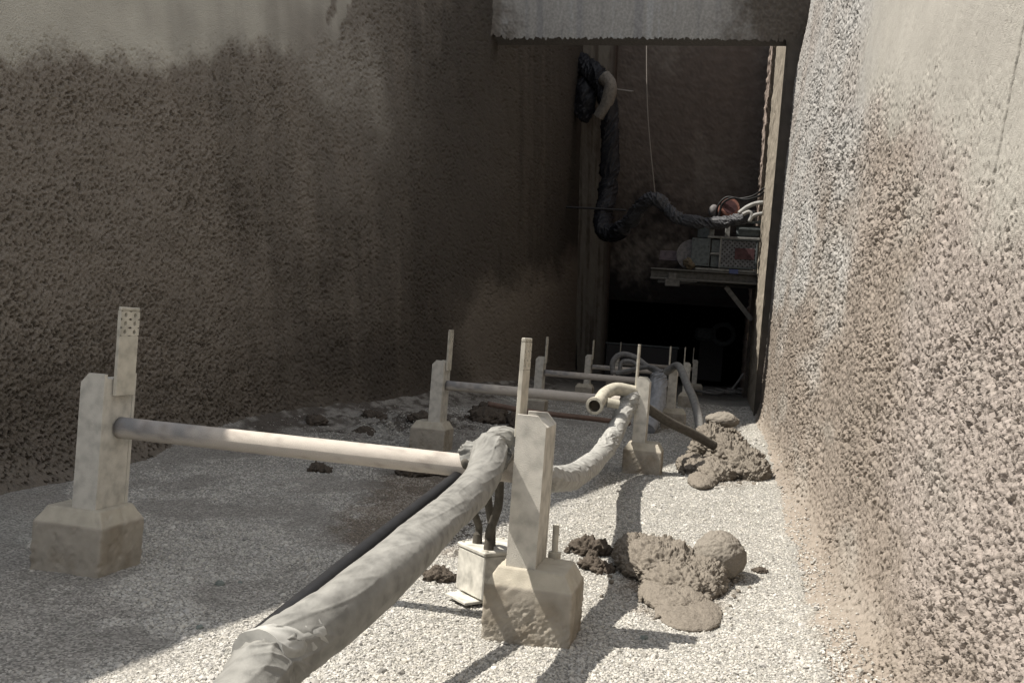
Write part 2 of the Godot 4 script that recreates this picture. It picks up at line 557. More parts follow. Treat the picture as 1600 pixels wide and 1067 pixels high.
func build_beam() -> void:
	var t := thing("concrete_beam", "grey cast concrete beam bridging the trench overhead, stained, with three tie holes", "beam", P(-2.2, 7.5, 18.6))
	var off := t.position
	var nu := 330
	var nv := 150
	var pf := func(i: int, j: int) -> Vector3:
		var x := -5.6 + 7.1 * i / (nu - 1)
		var y := 7.5 + 3.2 * j / (nv - 1)
		var q := Vector3(x, y, 0.0)
		var w := beam_spray(x, y)
		var rag := 0.05 * n_mid.get_noise_3d(x * 1.3, 0.0, 0.0) + 0.05 * n_fine.get_noise_3d(x * 0.5, 0.0, 2.0)
		if j == 0:
			y += rag - 0.05 * w
		var left := exp(-maxf(x + 5.25, 0.0) / 0.22) * 0.5
		var right := exp(-maxf(1.05 - x, 0.0) / 0.30) * 0.5
		var d := 21.0 - LEAN * y - w * (spray(q * 0.4, 1.0) * 1.3 + 0.04) - left - right * smoothstep(7.3, 8.4, y)
		d += 0.012 * clampf(1.0 - absf(x + 1.47) / 0.02, 0.0, 1.0)
		return P(x, y, d) - off
	var cf := func(p: Vector3) -> Color:
		var q := p + off
		var st := n_streak.get_noise_3d(q.x * 2.0, q.y * 0.10, 11.0)
		var s := n_mid.get_noise_3dv(q * 0.4)
		var c := Color(0.38, 0.37, 0.35)
		c = c.lerp(Color(0.28, 0.28, 0.285), smoothstep(0.1, 0.5, st) * 0.7)
		c = c.lerp(Color(0.45, 0.455, 0.45), smoothstep(-0.2, -0.5, st + s * 0.3) * 0.8)
		var w := beam_spray(q.x, q.y)
		c = c.lerp(Color(0.125, 0.108, 0.092), w * 0.95)
		return c * (1.0 + 0.12 * s)
	obj("front_face", grid(nu, nv, pf, cf, true), M.beam, t)
	var core := prism([Vector2(-10.6 + 4.0, 7.53), Vector2(-6.6, 10.7), Vector2(1.9, 10.7), Vector2(1.9, 7.53)], 0.0, 0.001)
	var st2 := SurfaceTool.new()
	st2.begin(Mesh.PRIMITIVE_TRIANGLES)
	var q8 := func(x: float, y: float, k: float) -> Vector3:
		return P(x, y, 21.02 - LEAN * y + k) - off
	var a: Array = [q8.call(-5.9, 7.53, 0.0), q8.call(1.6, 7.53, 0.0), q8.call(1.6, 7.53, 0.55), q8.call(-5.9, 7.53, 0.55)]
	var b: Array = [q8.call(-5.9, 10.68, 0.0), q8.call(1.6, 10.68, 0.0), q8.call(1.6, 10.68, 0.55), q8.call(-5.9, 10.68, 0.55)]
	poly(st2, [a[3], a[2], a[1], a[0]])
	poly(st2, [b[0], b[1], b[2], b[3]])
	poly(st2, [a[2], a[3], b[3], b[2]])
	poly(st2, [a[1], a[2], b[2], b[1]])
	poly(st2, [a[3], a[0], b[0], b[3]])
	obj("beam_body", st2.commit(), M.beam_plain, t)
	for x in [-5.0, -2.42, 0.13]:
		var h := CylinderMesh.new()
		h.top_radius = 0.042
		h.bottom_radius = 0.042
		h.height = 0.03
		h.radial_segments = 16
		var o := obj("tie_hole", h, M.black, t, P(x, 8.83, 21.0 - LEAN * 8.83 - 0.001) - off)
		o.rotation.x = PI / 2 - atan(LEAN)

func beam_spray(x: float, y: float) -> float:
	var s := n_mid.get_noise_3d(x * 0.5, y * 0.5, 2.0) * 0.25 + n_big.get_noise_3d(x, y, 1.0) * 0.2
	var l := smoothstep(0.95, 0.05, (x + 5.25) + (y - 7.5) * 0.25 + s)
	var r := smoothstep(1.9, 0.7, (1.0 - x) - (y - 7.5) * 0.15 + s * 1.5)
	return maxf(l, r)

# ------------------------------------------------------------------ the ground
func floor_y(x: float, d: float) -> float:
	var y := n_big.get_noise_3d(x * 0.5, 0.0, d * 0.5) * 0.03 + n_mid.get_noise_3d(x * 0.25, 0.0, d * 0.25) * 0.008
	y += 0.30 * exp(-maxf(x - WALL_L, 0.0) / 0.45) * smoothstep(6.0, 10.0, d)
	y += 0.06 * exp(-maxf(0.75 - x, 0.0) / 0.2)
	# soil thrown up round the second trestle's left foot
	y += 0.12 * exp(-pow((x + 4.1) / 0.7, 2.0) - pow((d - 12.2) / 1.8, 2.0)) * (1.0 + 1.2 * n_mid.get_noise_3d(x * 0.7, 3.0, d * 0.7))
	return y

func dirt(x: float, d: float) -> float:       # 0 clean gravel, 1 fines trodden over it
	var b := n_big.get_noise_3d(x * 0.8, 5.0, d * 0.6)
	var s := n_mid.get_noise_3d(x * 0.3, 5.0, d * 0.3)
	var left := smoothstep(-1.5, -2.6, x)
	return clampf(smoothstep(-0.1, 0.35, b + s * 0.35 + 0.1) * left + smoothstep(0.58, 0.78, x + s * 0.15) * 0.6 + smoothstep(-4.3, -4.9, x + s * 0.3) * smoothstep(6, 8, d), 0.0, 1.0)

func smear(x: float, d: float) -> float:      # mud trodden into the stones around the heaps and under the first pipe
	var s := n_mid.get_noise_3d(x * 0.6, 7.0, d * 0.4) * 0.5
	var a := exp(-pow((x + 0.2) / 0.42, 2.0) - pow((d - 5.6) / 0.75, 2.0))
	a = maxf(a, exp(-pow((x - 0.08) / 0.50, 2.0) - pow((d - 11.3) / 1.6, 2.0)))
	a = maxf(a, 1.05 * exp(-pow((x + 2.25 + (d - 6.6) * 0.22) / 0.55, 2.0)) * smoothstep(4.9, 6.0, d) * smoothstep(9.8, 8.2, d))
	return clampf(smoothstep(0.35, 0.85, a + s * a), 0.0, 1.0)

func build_ground() -> void:
	var nu := 330
	var nv := 380
	var pf := func(i: int, j: int) -> Vector3:
		var x := -5.5 + 6.9 * i / (nu - 1)
		var d := 2.0 * pow(70.0 / 2.0, float(j) / (nv - 1))
		return P(x, floor_y(x, d) + n_lump.get_noise_3d(x * 0.9, 0.0, d * 0.9) * -0.004, d)
	var cf := func(p: Vector3) -> Color:
		var x := p.x
		var d := -p.z
		var s := n_mid.get_noise_3d(x * 0.4, 1.0, d * 0.4)
		var b := n_big.get_noise_3d(x * 0.6, 2.0, d * 0.6)
		var c := Color(0.41, 0.40, 0.37)
		c = c.lerp(Color(0.385, 0.365, 0.335), dirt(x, d) * 0.85)
		# wet dark soil under and behind the first pipe
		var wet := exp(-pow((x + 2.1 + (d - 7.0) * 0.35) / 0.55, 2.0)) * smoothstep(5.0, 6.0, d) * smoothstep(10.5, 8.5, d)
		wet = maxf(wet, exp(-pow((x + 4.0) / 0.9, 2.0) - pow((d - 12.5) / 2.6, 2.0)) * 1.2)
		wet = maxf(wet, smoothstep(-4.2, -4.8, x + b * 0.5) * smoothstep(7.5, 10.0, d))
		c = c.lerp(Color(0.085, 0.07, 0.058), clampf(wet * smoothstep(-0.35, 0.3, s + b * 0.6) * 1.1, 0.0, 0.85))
		c = c.lerp(Color(0.34, 0.29, 0.24), smoothstep(0.50, 0.70, x + s * 0.15 + b * 0.1 - clampf((d - 4.0) * 0.02, 0.0, 0.25)) * 0.85)
		c = c.lerp(Color(0.22, 0.185, 0.15), smear(x, d) * 0.9)
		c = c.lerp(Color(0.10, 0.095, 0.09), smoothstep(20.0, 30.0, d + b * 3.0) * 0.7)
		return c * (1.0 + 0.10 * s + 0.08 * b)
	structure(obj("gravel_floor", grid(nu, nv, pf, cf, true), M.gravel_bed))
	var pr := func(i: int, j: int) -> Vector3:
		return P(-5.6 + 7.2 * i / 12.0, -0.004, -14.0 + 16.2 * j / 12.0)
	structure(obj("ramp_floor", grid(13, 13, pr, func(_p): return Color(0.38, 0.36, 0.32), true), M.gravel_bed))
	# level ground up on both sides of the cutting, out to the horizon
	for s in [-1.0, 1.0]:
		var pl := func(i: int, j: int) -> Vector3:
			var d := -12.0 + 52.0 * j / 26.0
			if j == 0:
				d = -12.0
			var x: float = [(-6.5 if s < 0 else 2.1), 30.0 * s, 400.0 * s][i]
			return P(x, maxf(wall_top(d), 0.0) - 0.05, d)
		structure(obj("ground", grid(3, 27, pl, func(_p): return Color(0.25, 0.22, 0.17), s > 0), M.earth))
	var up := Vector3(0, cos(deg_to_rad(SLOPE)), sin(deg_to_rad(SLOPE)))
	var fw := Vector3(0, sin(deg_to_rad(SLOPE)), -cos(deg_to_rad(SLOPE)))
	for k in 2:
		var edge: Vector3 = [P(0, 0.0, -12.0), P(0, 17.0, 40.0)][k]
		var dir: Vector3 = [-fw, fw][k]
		var pq := func(i: int, j: int) -> Vector3:
			return Vector3(-400.0 + 800.0 * i / 4.0, 0, 0) + edge + dir * (400.0 * j / 4.0) - up * 0.06
		structure(obj("ground", grid(5, 5, pq, func(_p): return Color(0.25, 0.22, 0.17), k == 1), M.earth))
	# loose crushed stone
	var variants := []
	for k in 4:
		variants.append(stone_mesh(k))
	var bufs := [PackedFloat32Array(), PackedFloat32Array(), PackedFloat32Array(), PackedFloat32Array()]
	var counts := [0, 0, 0, 0]
	rng.seed = 71
	var tries := 360000
	for i in tries:
		var u := rng.randf()
		var d := 1.0 / lerpf(1.0 / 2.7, 1.0 / 24.0, u)
		var lo := maxf(-0.62 * d - 1.0, -5.1)
		var x := lerpf(lo, 0.85, rng.randf())
		if rng.randf() > (0.85 - lo) / 6.0:
			continue
		var dd := dirt(x, d)
		var clump := n_mid.get_noise_3d(x * 0.5, 9.0, d * 0.5)
		var patch := n_big.get_noise_3d(x * 1.1, 9.0, d * 1.1)
		if rng.randf() < dd * (0.90 - clump * 0.5 - patch * 0.5):
			continue
		var sz := 0.0043 * pow(2.1, rng.randf() * 1.5 - 0.4) * (1.0 + maxf(d - 6.0, 0.0) * 0.06)
		if rng.randf() < 0.02:
			sz *= 1.3 + rng.randf() * 1.2
		var bs := Basis.from_euler(Vector3(rng.randf() * TAU, rng.randf() * TAU, rng.randf() * TAU)).scaled(Vector3(sz, sz * 0.75, sz))
		var gy := floor_y(x, d)
		var amp := 0.36 * lerpf(0.8, 0.35, clampf((d - 4.0) / 12.0, 0.0, 1.0))
		if x < 0.78 and x > 0.79 - amp:
			gy = maxf(gy, -0.13 * log((0.795 - x) / amp) + 0.004)
			if gy > 0.03 + rng.randf() * 0.18 or rng.randf() < 0.5:
				continue
		var o := P(x, gy + sz * 0.25 - dd * sz * 0.35, d)
		var g := 0.42 + (rng.randf() - 0.5) * 0.26
		if rng.randf() < 0.07:
			g *= 0.55
		var wv := rng.randf() * 0.06
		var kk := rng.randi() % 4
		counts[kk] += 1
		var tint := Color(g * (1.0 + wv * 0.3), g * 0.975, g * (0.935 - wv))
		tint = tint.lerp(Color(0.37, 0.35, 0.32), dd * 0.6)
		tint = tint.lerp(Color(0.22, 0.185, 0.15), smear(x, d) * (0.4 + 0.5 * rng.randf()))
		var bf: PackedFloat32Array = bufs[kk]
		bf.append_array(PackedFloat32Array([bs.x.x, bs.y.x, bs.z.x, o.x, bs.x.y, bs.y.y, bs.z.y, o.y, bs.x.z, bs.y.z, bs.z.z, o.z, tint.r, tint.g, tint.b, 1.0]))
		bufs[kk] = bf
	for k in 4:
		var mm := MultiMesh.new()
		mm.transform_format = MultiMesh.TRANSFORM_3D
		mm.use_colors = true
		mm.mesh = variants[k]
		mm.instance_count = counts[k]
		mm.buffer = bufs[k]
		var o := MultiMeshInstance3D.new()
		o.name = numbered("loose_gravel", self)
		o.multimesh = mm
		o.material_override = M.stone
		add_child(o, true)
		o.set_meta("kind", "stuff")
		tag(o, "pale crushed stone chippings strewn over the trench floor", "gravel", "loose gravel on the floor")

func stone_mesh(k: int) -> ArrayMesh:
	var st := SurfaceTool.new()
	st.begin(Mesh.PRIMITIVE_TRIANGLES)
	var r2 := RandomNumberGenerator.new()
	r2.seed = 100 + k
	var g := (1.0 + sqrt(5.0)) / 2.0
	var v := []
	for p in [[-1, g, 0], [1, g, 0], [-1, -g, 0], [1, -g, 0], [0, -1, g], [0, 1, g], [0, -1, -g], [0, 1, -g], [g, 0, -1], [g, 0, 1], [-g, 0, -1], [-g, 0, 1]]:
		var w := Vector3(p[0], p[1], p[2]).normalized() * Vector3(1.25, 0.8, 0.95)
		v.append(w * (0.72 + r2.randf() * 0.5))
	for f in [[0, 11, 5], [0, 5, 1], [0, 1, 7], [0, 7, 10], [0, 10, 11], [1, 5, 9], [5, 11, 4], [11, 10, 2], [10, 7, 6], [7, 1, 8], [3, 9, 4], [3, 4, 2], [3, 2, 6], [3, 6, 8], [3, 8, 9], [4, 9, 5], [2, 4, 11], [6, 2, 10], [8, 6, 7], [9, 8, 1]]:
		poly(st, [v[f[0]], v[f[1]], v[f[2]]])
	return st.commit()

# ------------------------------------------------------------------ trestles
func footing(sd: float) -> ArrayMesh:
	var per := 160
	var levels := []
	for k in 37:
		levels.append([0.21, -0.06 + 0.32 * k / 36.0])
	for k in range(1, 9):
		levels.append([lerpf(0.21, 0.158, k / 8.0), 0.26 + 0.085 * k / 8.0])
	for k in range(1, 7):
		levels.append([0.158 * (1.0 - k / 6.0), 0.345])
	var pf := func(i: int, j: int) -> Vector3:
		var hw: float = levels[j][0]
		var y: float = levels[j][1]
		var y_sd := y * 14.0 + sd
		var a := fposmod(float(i % per) / per * 4.0, 4.0)
		var s := int(a)
		var f := (a - s) * 2.0 - 1.0
		var p := Vector2.ZERO
		match s:
			0: p = Vector2(f, -1)
			1: p = Vector2(1, f)
			2: p = Vector2(-f, 1)
			_: p = Vector2(-1, -f)
		p *= pow(1.0 / maxf(1.0, p.length() / (1.385 + 0.03 * n_big.get_noise_2d(y_sd, float(s) * 3.0))), 0.8)
		var q := Vector3(p.x * hw, y, p.y * hw * 0.88)
		var e := n_mid.get_noise_3dv(q * 1.4 + Vector3(sd, 0, sd)) * 0.004 + n_fine.get_noise_3dv(q * 0.8 + Vector3(sd, 0, 0)) * (0.009 if sd > 0.0 else 0.003) * smoothstep(0.2, 0.12, y + n_mid.get_noise_3dv(q * 0.5) * 0.08)
		e += -maxf(0.0, n_big.get_noise_3dv(q * 9.0 + Vector3(0, sd, 0)) - 0.25) * 0.02
		var cut := 1.0 if y < 0.27 else 0.5
		return q + Vector3(p.x, 0.0, p.y).normalized() * e * cut + Vector3(0, e * (1.0 - cut), 0)
	var cf := func(p: Vector3) -> Color:
		var s := n_mid.get_noise_3dv(p * 1.2 + Vector3(sd, 0, 0))
		var b := n_big.get_noise_3dv(p * 3.0 + Vector3(sd, 0, 0))
		var c := Color(0.42, 0.385, 0.33).lerp(Color(0.30, 0.26, 0.205), smoothstep(-0.1, 0.5, b) * 0.7)
		if p.y > 0.262:
			c = Color(0.52, 0.48, 0.40)
		return c * (1.0 + 0.2 * s)
	return grid(per + 1, levels.size(), pf, cf, false)

func hole_plate(x0: float, x1: float, y0: float, y1: float, z0: float, z1: float) -> ArrayMesh:
	# flat bar with six bolt holes in its upper end; holes run along x
	var st := SurfaceTool.new()
	st.begin(Mesh.PRIMITIVE_TRIANGLES)
	var rows := [y1 - 0.155, y1 - 0.11, y1 - 0.065, y1 - 0.02]
	var zs := [z0, (z0 + z1) / 2.0, z1]
	var r := 0.0125
	for a in 3:
		for b in 2:
			var ya: float = rows[a]
			var yb: float = rows[a + 1]
			var za: float = zs[b]
			var zb: float = zs[b + 1]
			var c := Vector2((za + zb) / 2.0, (ya + yb) / 2.0)
			for k in 16:
				var a0 := TAU * k / 16.0
				var a1 := TAU * (k + 1) / 16.0
				var e := []
				for an in [a0, a1]:
					var u := Vector2(cos(an), sin(an))
					var t := minf((zb - za) / 2.0 / maxf(absf(u.x), 1e-5), (yb - ya) / 2.0 / maxf(absf(u.y), 1e-5))
					e.append([c + u * r, c + u * t])
				for s in [x1, x0]:
					var q := [Vector3(s, e[0][0].y, e[0][0].x), Vector3(s, e[0][1].y, e[0][1].x), Vector3(s, e[1][1].y, e[1][1].x), Vector3(s, e[1][0].y, e[1][0].x)]
					if s == x1:
						q.reverse()
					poly(st, q)
				poly(st, [Vector3(x0, e[0][0].y, e[0][0].x), Vector3(x0, e[1][0].y, e[1][0].x), Vector3(x1, e[1][0].y, e[1][0].x), Vector3(x1, e[0][0].y, e[0][0].x)])
	var body := st.commit()
	var cx := (x0 + x1) / 2.0
	var cz := (z0 + z1) / 2.0
	var parts := [body]
	parts.append(bevel_box(Vector3(cx, (y0 + rows[0]) / 2.0, cz), Vector3(x1 - x0, rows[0] - y0, z1 - z0), 0.002))
	parts.append(bevel_box(Vector3(cx, (rows[3] + y1) / 2.0, cz), Vector3(x1 - x0, y1 - rows[3], z1 - z0), 0.004))
	for zz in [z0, z1]:      # edges of the bored part
		var st2 := SurfaceTool.new()
		st2.begin(Mesh.PRIMITIVE_TRIANGLES)
		var q := [Vector3(x0, rows[0], zz), Vector3(x1, rows[0], zz), Vector3(x1, rows[3], zz), Vector3(x0, rows[3], zz)]
		if zz == z0:
			q.reverse()
		poly(st2, q)
		parts.append(st2.commit())
	return joined(parts)

func build_trestles() -> void:
	var t := thing("conveyor_trestle", "nearest trestle frame, with the wrapped hose draped over its pipe at the right post", "trestle", P(-2.04, 0, 4.40), "trestle frames in a row down the trench")
	for s in [-1.0, 1.0]:
		var f := obj("footing", footing(3.0 + s * 5.0), M.footing, t, Vector3(s * 1.235, 0, 0.02))
		f.scale = Vector3(1, 1, 1)
		# post: two flange plates and an outer web, chamfered at the outer top corner
		var xi: float = 1.11 * s
		var xo: float = 1.252 * s
		var prof := [Vector2(xi, 0.335), Vector2(xo, 0.335), Vector2(xo, 1.01), Vector2(xo - 0.045 * s, 1.06), Vector2(xi, 1.06)]
		var post := joined([prism(prof, 0.148, 0.125), prism(prof, -0.12, -0.097),
			prism([Vector2(xi + 0.004 * s, 0.336), Vector2(xo - 0.003 * s, 0.336), Vector2(xo - 0.003 * s, 1.005), Vector2(xo - 0.047 * s, 1.035), Vector2(xi + 0.004 * s, 1.035)], 0.125, -0.097)])
		var po := obj("post", post, M.post, t)
		var x0 := minf(1.088 * s, 1.108 * s)
		var x1 := maxf(1.088 * s, 1.108 * s)
		obj("mounting_plate", hole_plate(x0, x1, 0.945, 1.42, -0.08, 0.08), M.steel_dusty, po)
	var pts := PackedVector3Array()
	for k in 61:
		pts.append(Vector3(-1.105 + 2.21 * k / 60.0, 0.77, 0.0))
	var pc := func(p: Vector3) -> Color:
		var s := n_mid.get_noise_3dv(p * 1.1)
		var b := n_big.get_noise_3dv(p * 2.0)
		var c := Color(0.57, 0.52, 0.465)
		var scraped := smoothstep(-0.45, -0.85, p.x + b * 0.5) * smoothstep(-0.02, 0.03, p.y - 0.77 + s * 0.03 + 0.02)
		c = c.lerp(Color(0.17, 0.18, 0.20), scraped * 0.8)
		c = c.lerp(Color(0.20, 0.17, 0.15), smoothstep(0.15, 0.5, s) * 0.45)
		return c * (1.0 + 0.1 * s)
	obj("cross_pipe", tube(pts, 32, func(a, tt): return 0.057 + 0.0008 * n_fine.get_noise_3d(a * 0.02, tt * 0.6, 0.0), true, pc), M.pipe, t)
	var labels := ["second trestle frame, behind the nearest, with the open pipe elbow at its right post",
		"third trestle frame, grey in the shade, hung with pale hoses and a cloth bundle",
		"fourth trestle frame, dim, at the mouth of the dark tunnel",
		"farthest and smallest trestle frame, barely lit inside the tunnel mouth"]
	for k in 4:
		var c: Node3D = t.duplicate()
		c.name = numbered("conveyor_trestle", self)
		add_child(c, true)
		c.position = P(-2.04, 0.0, 4.40 + 6.0 * (k + 1))
		c.set_meta("label", labels[k])
	# threaded stub cast in beside the near right post
	obj("anchor_stub", joined([straight(Vector3(1.285, 0.33, -0.17), Vector3(1.282, 0.50, -0.17), 0.016, 12), straight(Vector3(1.285, 0.335, -0.17), Vector3(1.285, 0.365, -0.17), 0.034, 6)]), M.steel_dusty, t)

# ------------------------------------------------------------------ hoses and cloth
func cloth_tube(pts: Array, steps: int, r: float, sides: int, sd: float, pinch: Array, folds := 1.0, ends := [1.0, 1.0]) -> ArrayMesh:
	var path := spline(pts, steps)
	var len := 0.0
	for i in path.size() - 1:
		len += path[i].distance_to(path[i + 1])
	var rf := func(a: float, t: float) -> float:
		var l := t * len
		var tw := a + l * 1.3
		var c := Vector3(cos(tw), sin(tw), 0.0)
		var n1 := n_soft.get_noise_3d(c.x * 0.5 + sd, c.y * 0.5, l * 1.1)
		var n2 := n_soft.get_noise_3d(c.x * 1.1 + sd * 2.0, c.y * 1.1 + 5.0, l * 0.22 / r)
		var c3 := Vector3(cos(a + l * 6.0), sin(a + l * 6.0), 0.0)
		var n3 := n_soft.get_noise_3d(c3.x * 0.9 + sd, c3.y * 0.9, l * 0.35 / r + 7.0)
		var near := 0.0
		for p in pinch:
			var x: float = (t - p[0]) * len / (p[1] * r)
			near = maxf(near, exp(-x * x * 0.07))
		var k := 1.0 + 0.13 * n1
		k += folds * (0.05 + 0.07 * near) * pow(1.0 - minf(1.0, absf(n2) * 2.6), 2.0)
		k += folds * 0.19 * near * (pow(1.0 - minf(1.0, absf(n3) * 2.4), 2.0) - 0.3)
		for p in pinch:
			var x: float = (t - p[0]) * len / (p[1] * r)
			k *= 1.0 - p[2] * exp(-x * x)
		k *= lerpf(ends[0], ends[1], t)
		k += 0.02 * n_mid.get_noise_3d(c.x * r * 1.2, c.y * r * 1.2 + sd, l * 1.2)
		return r * maxf(k, 0.25)
	return tube(path, sides, rf, true)

func build_hoses() -> void:
	# big wrapped hose in the foreground
	var h := thing("wrapped_hose", "thick hose wrapped in dusty grey tarpaulin, from the near right post to bottom edge", "hose", P(-1.0, 0.4, 3.2))
	var o := h.position
	var pts := [P(-1.00, 0.895, 4.44), P(-1.055, 0.90, 4.33), P(-1.025, 0.79, 4.06), P(-1.022, 0.72, 3.70), P(-1.01, 0.695, 3.36), P(-0.99, 0.665, 2.87), P(-1.045, 0.585, 2.5), P(-1.095, 0.535, 2.28), P(-1.075, 0.50, 2.05), P(-0.99, 0.44, 1.6)]
	for i in pts.size():
		pts[i] -= o
	var wrap := cloth_tube(pts, 46, 0.090, 120, 3.3, [[0.815, 0.55, 0.12], [0.10, 0.7, 0.24]], 0.6, [0.84, 1.0])
	obj("tarpaulin_wrap", wrap, M.tarp, h)
	var rest := [P(-1.05, 0.49, 1.95) - o, P(-0.985, 0.44, 1.55) - o, P(-0.95, 0.38, 0.8) - o, P(-1.0, 0.24, -0.2) - o, P(-1.1, 0.10, -1.4) - o]
	obj("tarpaulin_wrap", cloth_tube(rest, 24, 0.084, 60, 7.7, [[0.5, 0.6, 0.1]], 0.6), M.tarp, h)
	var knot := cloth_tube([P(-1.20, 0.80, 4.41) - o, P(-1.13, 0.845, 4.40) - o, P(-1.05, 0.85, 4.39) - o, P(-0.97, 0.82, 4.39) - o], 26, 0.072, 90, 9.1, [[0.3, 0.5, 0.22], [0.75, 0.4, 0.2]], 1.9)
	obj("bunched_cloth", knot, M.tarp, h)
	var tie := cloth_tube([P(-1.075, 0.555, 2.38) - o, P(-1.095, 0.54, 2.30) - o, P(-1.115, 0.535, 2.20) - o], 30, 0.092, 90, 5.7, [[0.15, 0.35, 0.05], [0.5, 0.35, 0.07], [0.85, 0.35, 0.05]], 0.32)
	obj("tied_band", tie, M.tarp_pale, h)
	# black pipe beside it
	var bp := obj("black_hose", round_tube([P(-1.21, 0.74, 4.50), P(-1.275, 0.64, 4.0), P(-1.315, 0.55, 3.45), P(-1.325, 0.487, 2.95), P(-1.35, 0.42, 2.55)], 0.034, 20, 14), M.rubber)
	tag(bp, "black rubber hose along the far side of the tarpaulin wrapped hose, with cut end", "hose")
	# continuation to the second trestle
	var h2 := thing("wrapped_hose", "slack pale cloth wrapped hose sagging between the first and second right posts", "hose", P(-0.85, 0.5, 7.0))
	var o2 := h2.position
	var p2 := [P(-1.06, 0.80, 4.36), P(-0.99, 0.75, 4.68), P(-0.875, 0.645, 5.1), P(-0.90, 0.525, 6.4), P(-1.02, 0.42, 8.5), P(-1.07, 0.46, 9.6), P(-1.03, 0.66, 10.15), P(-0.98, 0.86, 10.32)]
	for i in p2.size():
		p2[i] -= o2
	obj("cloth_wrap", cloth_tube(p2, 40, 0.066, 80, 1.9, [[0.22, 1.2, 0.22], [0.62, 1.2, 0.25], [0.9, 1.0, 0.1]], 1.4, [1.0, 1.55]), M.tarp_pale, h2)
	# steel elbow with an open flanged end
	var e := thing("pipe_elbow", "dusty steel pipe elbow with an open flanged end, at the second right post", "pipe", P(-1.2, 0.76, 9.9))
	var eo := e.position
	var path := spline([P(-1.285, 0.75, 9.62), P(-1.27, 0.775, 9.78), P(-1.235, 0.86, 9.98), P(-1.14, 0.915, 10.16), P(-1.0, 0.90, 10.27), P(-0.90, 0.88, 10.34)], 10)
	for i in path.size():
		path[i] -= eo
	var bend := obj("bend", tube(path, 28, func(_a, tt): return 0.070 if tt > 0.015 else 0.07, false), M.pipe_pale, e)
	obj("inner_wall", tube(path, 28, func(_a, _t): return 0.058, true), M.rust_dark, e, Vector3(0, 0, -0.06))
	var dir := (path[3] - path[0]).normalized()
	var ring := PackedVector3Array()
	var rr := [0.062, 0.088, 0.092, 0.092, 0.088, 0.074, 0.074, 0.081, 0.081, 0.072]
	var dd := [0.0, 0.0, 0.004, 0.035, 0.04, 0.042, 0.075, 0.078, 0.10, 0.103]
	for k in rr.size():
		ring.append(path[0] + dir * (dd[k] - 0.03 + k * 0.0001))
	obj("flange", tube(ring, 36, func(_a, tt): return rr[int(round(tt * 9.0))], false), M.pipe_pale, bend)
	obj("branch", straight(P(-1.19, 0.78, 9.86) - eo, P(-1.07, 0.765, 9.90) - eo, 0.05, 18), M.pipe_pale, e)
	# thick dark hose from the second post to the far mud heap
	tag(obj("dark_hose", round_tube([P(-1.15, 0.86, 10.45), P(-0.95, 0.80, 10.45), P(-0.81, 0.70, 10.6), P(-0.56, 0.545, 10.85), P(-0.30, 0.42, 11.1), P(-0.05, 0.28, 11.3)], 0.055, 18, 10), M.rubber_dusty), "thick dark dusty hose sloping from the second right post down behind the far mud heap", "hose")
	tag(obj("pale_hose", round_tube([P(-1.0, 0.95, 16.3), P(-0.82, 1.09, 16.1), P(-0.70, 1.05, 15.6), P(-0.56, 0.82, 15.1), P(-0.42, 0.62, 14.5), P(-0.30, 0.36, 13.7), P(-0.27, 0.06, 13.2)], 0.065, 18, 10), M.hose_pale), "pale hose bending down beside the third right post to the ground", "hose")
	tag(obj("cloth_bundle", cloth_tube([P(-1.09, 0.98, 15.95), P(-1.08, 0.80, 15.9), P(-1.06, 0.52, 15.7), P(-1.10, 0.2, 15.3), P(-1.15, 0.04, 15.1)], 24, 0.14, 60, 6.2, [[0.05, 0.6, 0.4]], 1.5), M.tarp_cool), "bluish grey cloth bundle hanging on the third right post", "cloth")
	# coils of hose on the fourth trestle
	tag(obj("coiled_hose", round_tube([P(-2.35, 0.72, 20.2), P(-2.38, 0.98, 20.2), P(-2.2, 1.16, 20.2), P(-1.9, 1.12, 20.1), P(-1.65, 0.98, 19.9), P(-1.45, 0.90, 19.6), P(-1.2, 0.88, 19.0)], 0.06, 16, 10), M.hose_grey), "large grey hose loop arching over the fourth trestle's pipe", "hose")
	tag(obj("coiled_hose", round_tube([P(-2.2, 0.80, 20.0), P(-2.15, 1.0, 20.0), P(-1.95, 1.02, 20.0), P(-1.8, 0.92, 19.8), P(-2.0, 0.80, 19.6), P(-2.3, 0.78, 19.4)], 0.045, 14, 10), M.hose_grey), "small inner hose loop inside the large grey loop", "hose")
	tag(obj("arched_hose", round_tube([P(-2.1, 0.78, 18.6), P(-1.7, 0.92, 18.4), P(-1.35, 0.98, 18.0), P(-1.1, 0.86, 17.2), P(-1.02, 0.55, 16.6), P(-1.02, 0.3, 16.3)], 0.045, 14, 10), M.hose_grey), "thin grey hose arching from the loops down to the hanging cloth bundle", "hose")
	tag(obj("lying_pipe", round_tube([P(-3.0, 0.48, 11.9), P(-2.4, 0.43, 11.9), P(-1.7, 0.40, 12.1), P(-1.2, 0.34, 12.6)], 0.035, 14, 8), M.hose_brown), "thin reddish brown pipe strung low behind the second trestle's cross pipe", "pipe")
	tag(obj("floor_cable", round_tube([P(0.62, 0.75, 30.5), P(0.35, 0.30, 30.3), P(0.1, 0.06, 30.0), P(-0.4, 0.05, 29.5), P(-0.9, 0.05, 31.0)], 0.035, 10, 8), M.hose_grey), "thin pale cable running down to the floor at the tunnel mouth", "cable")
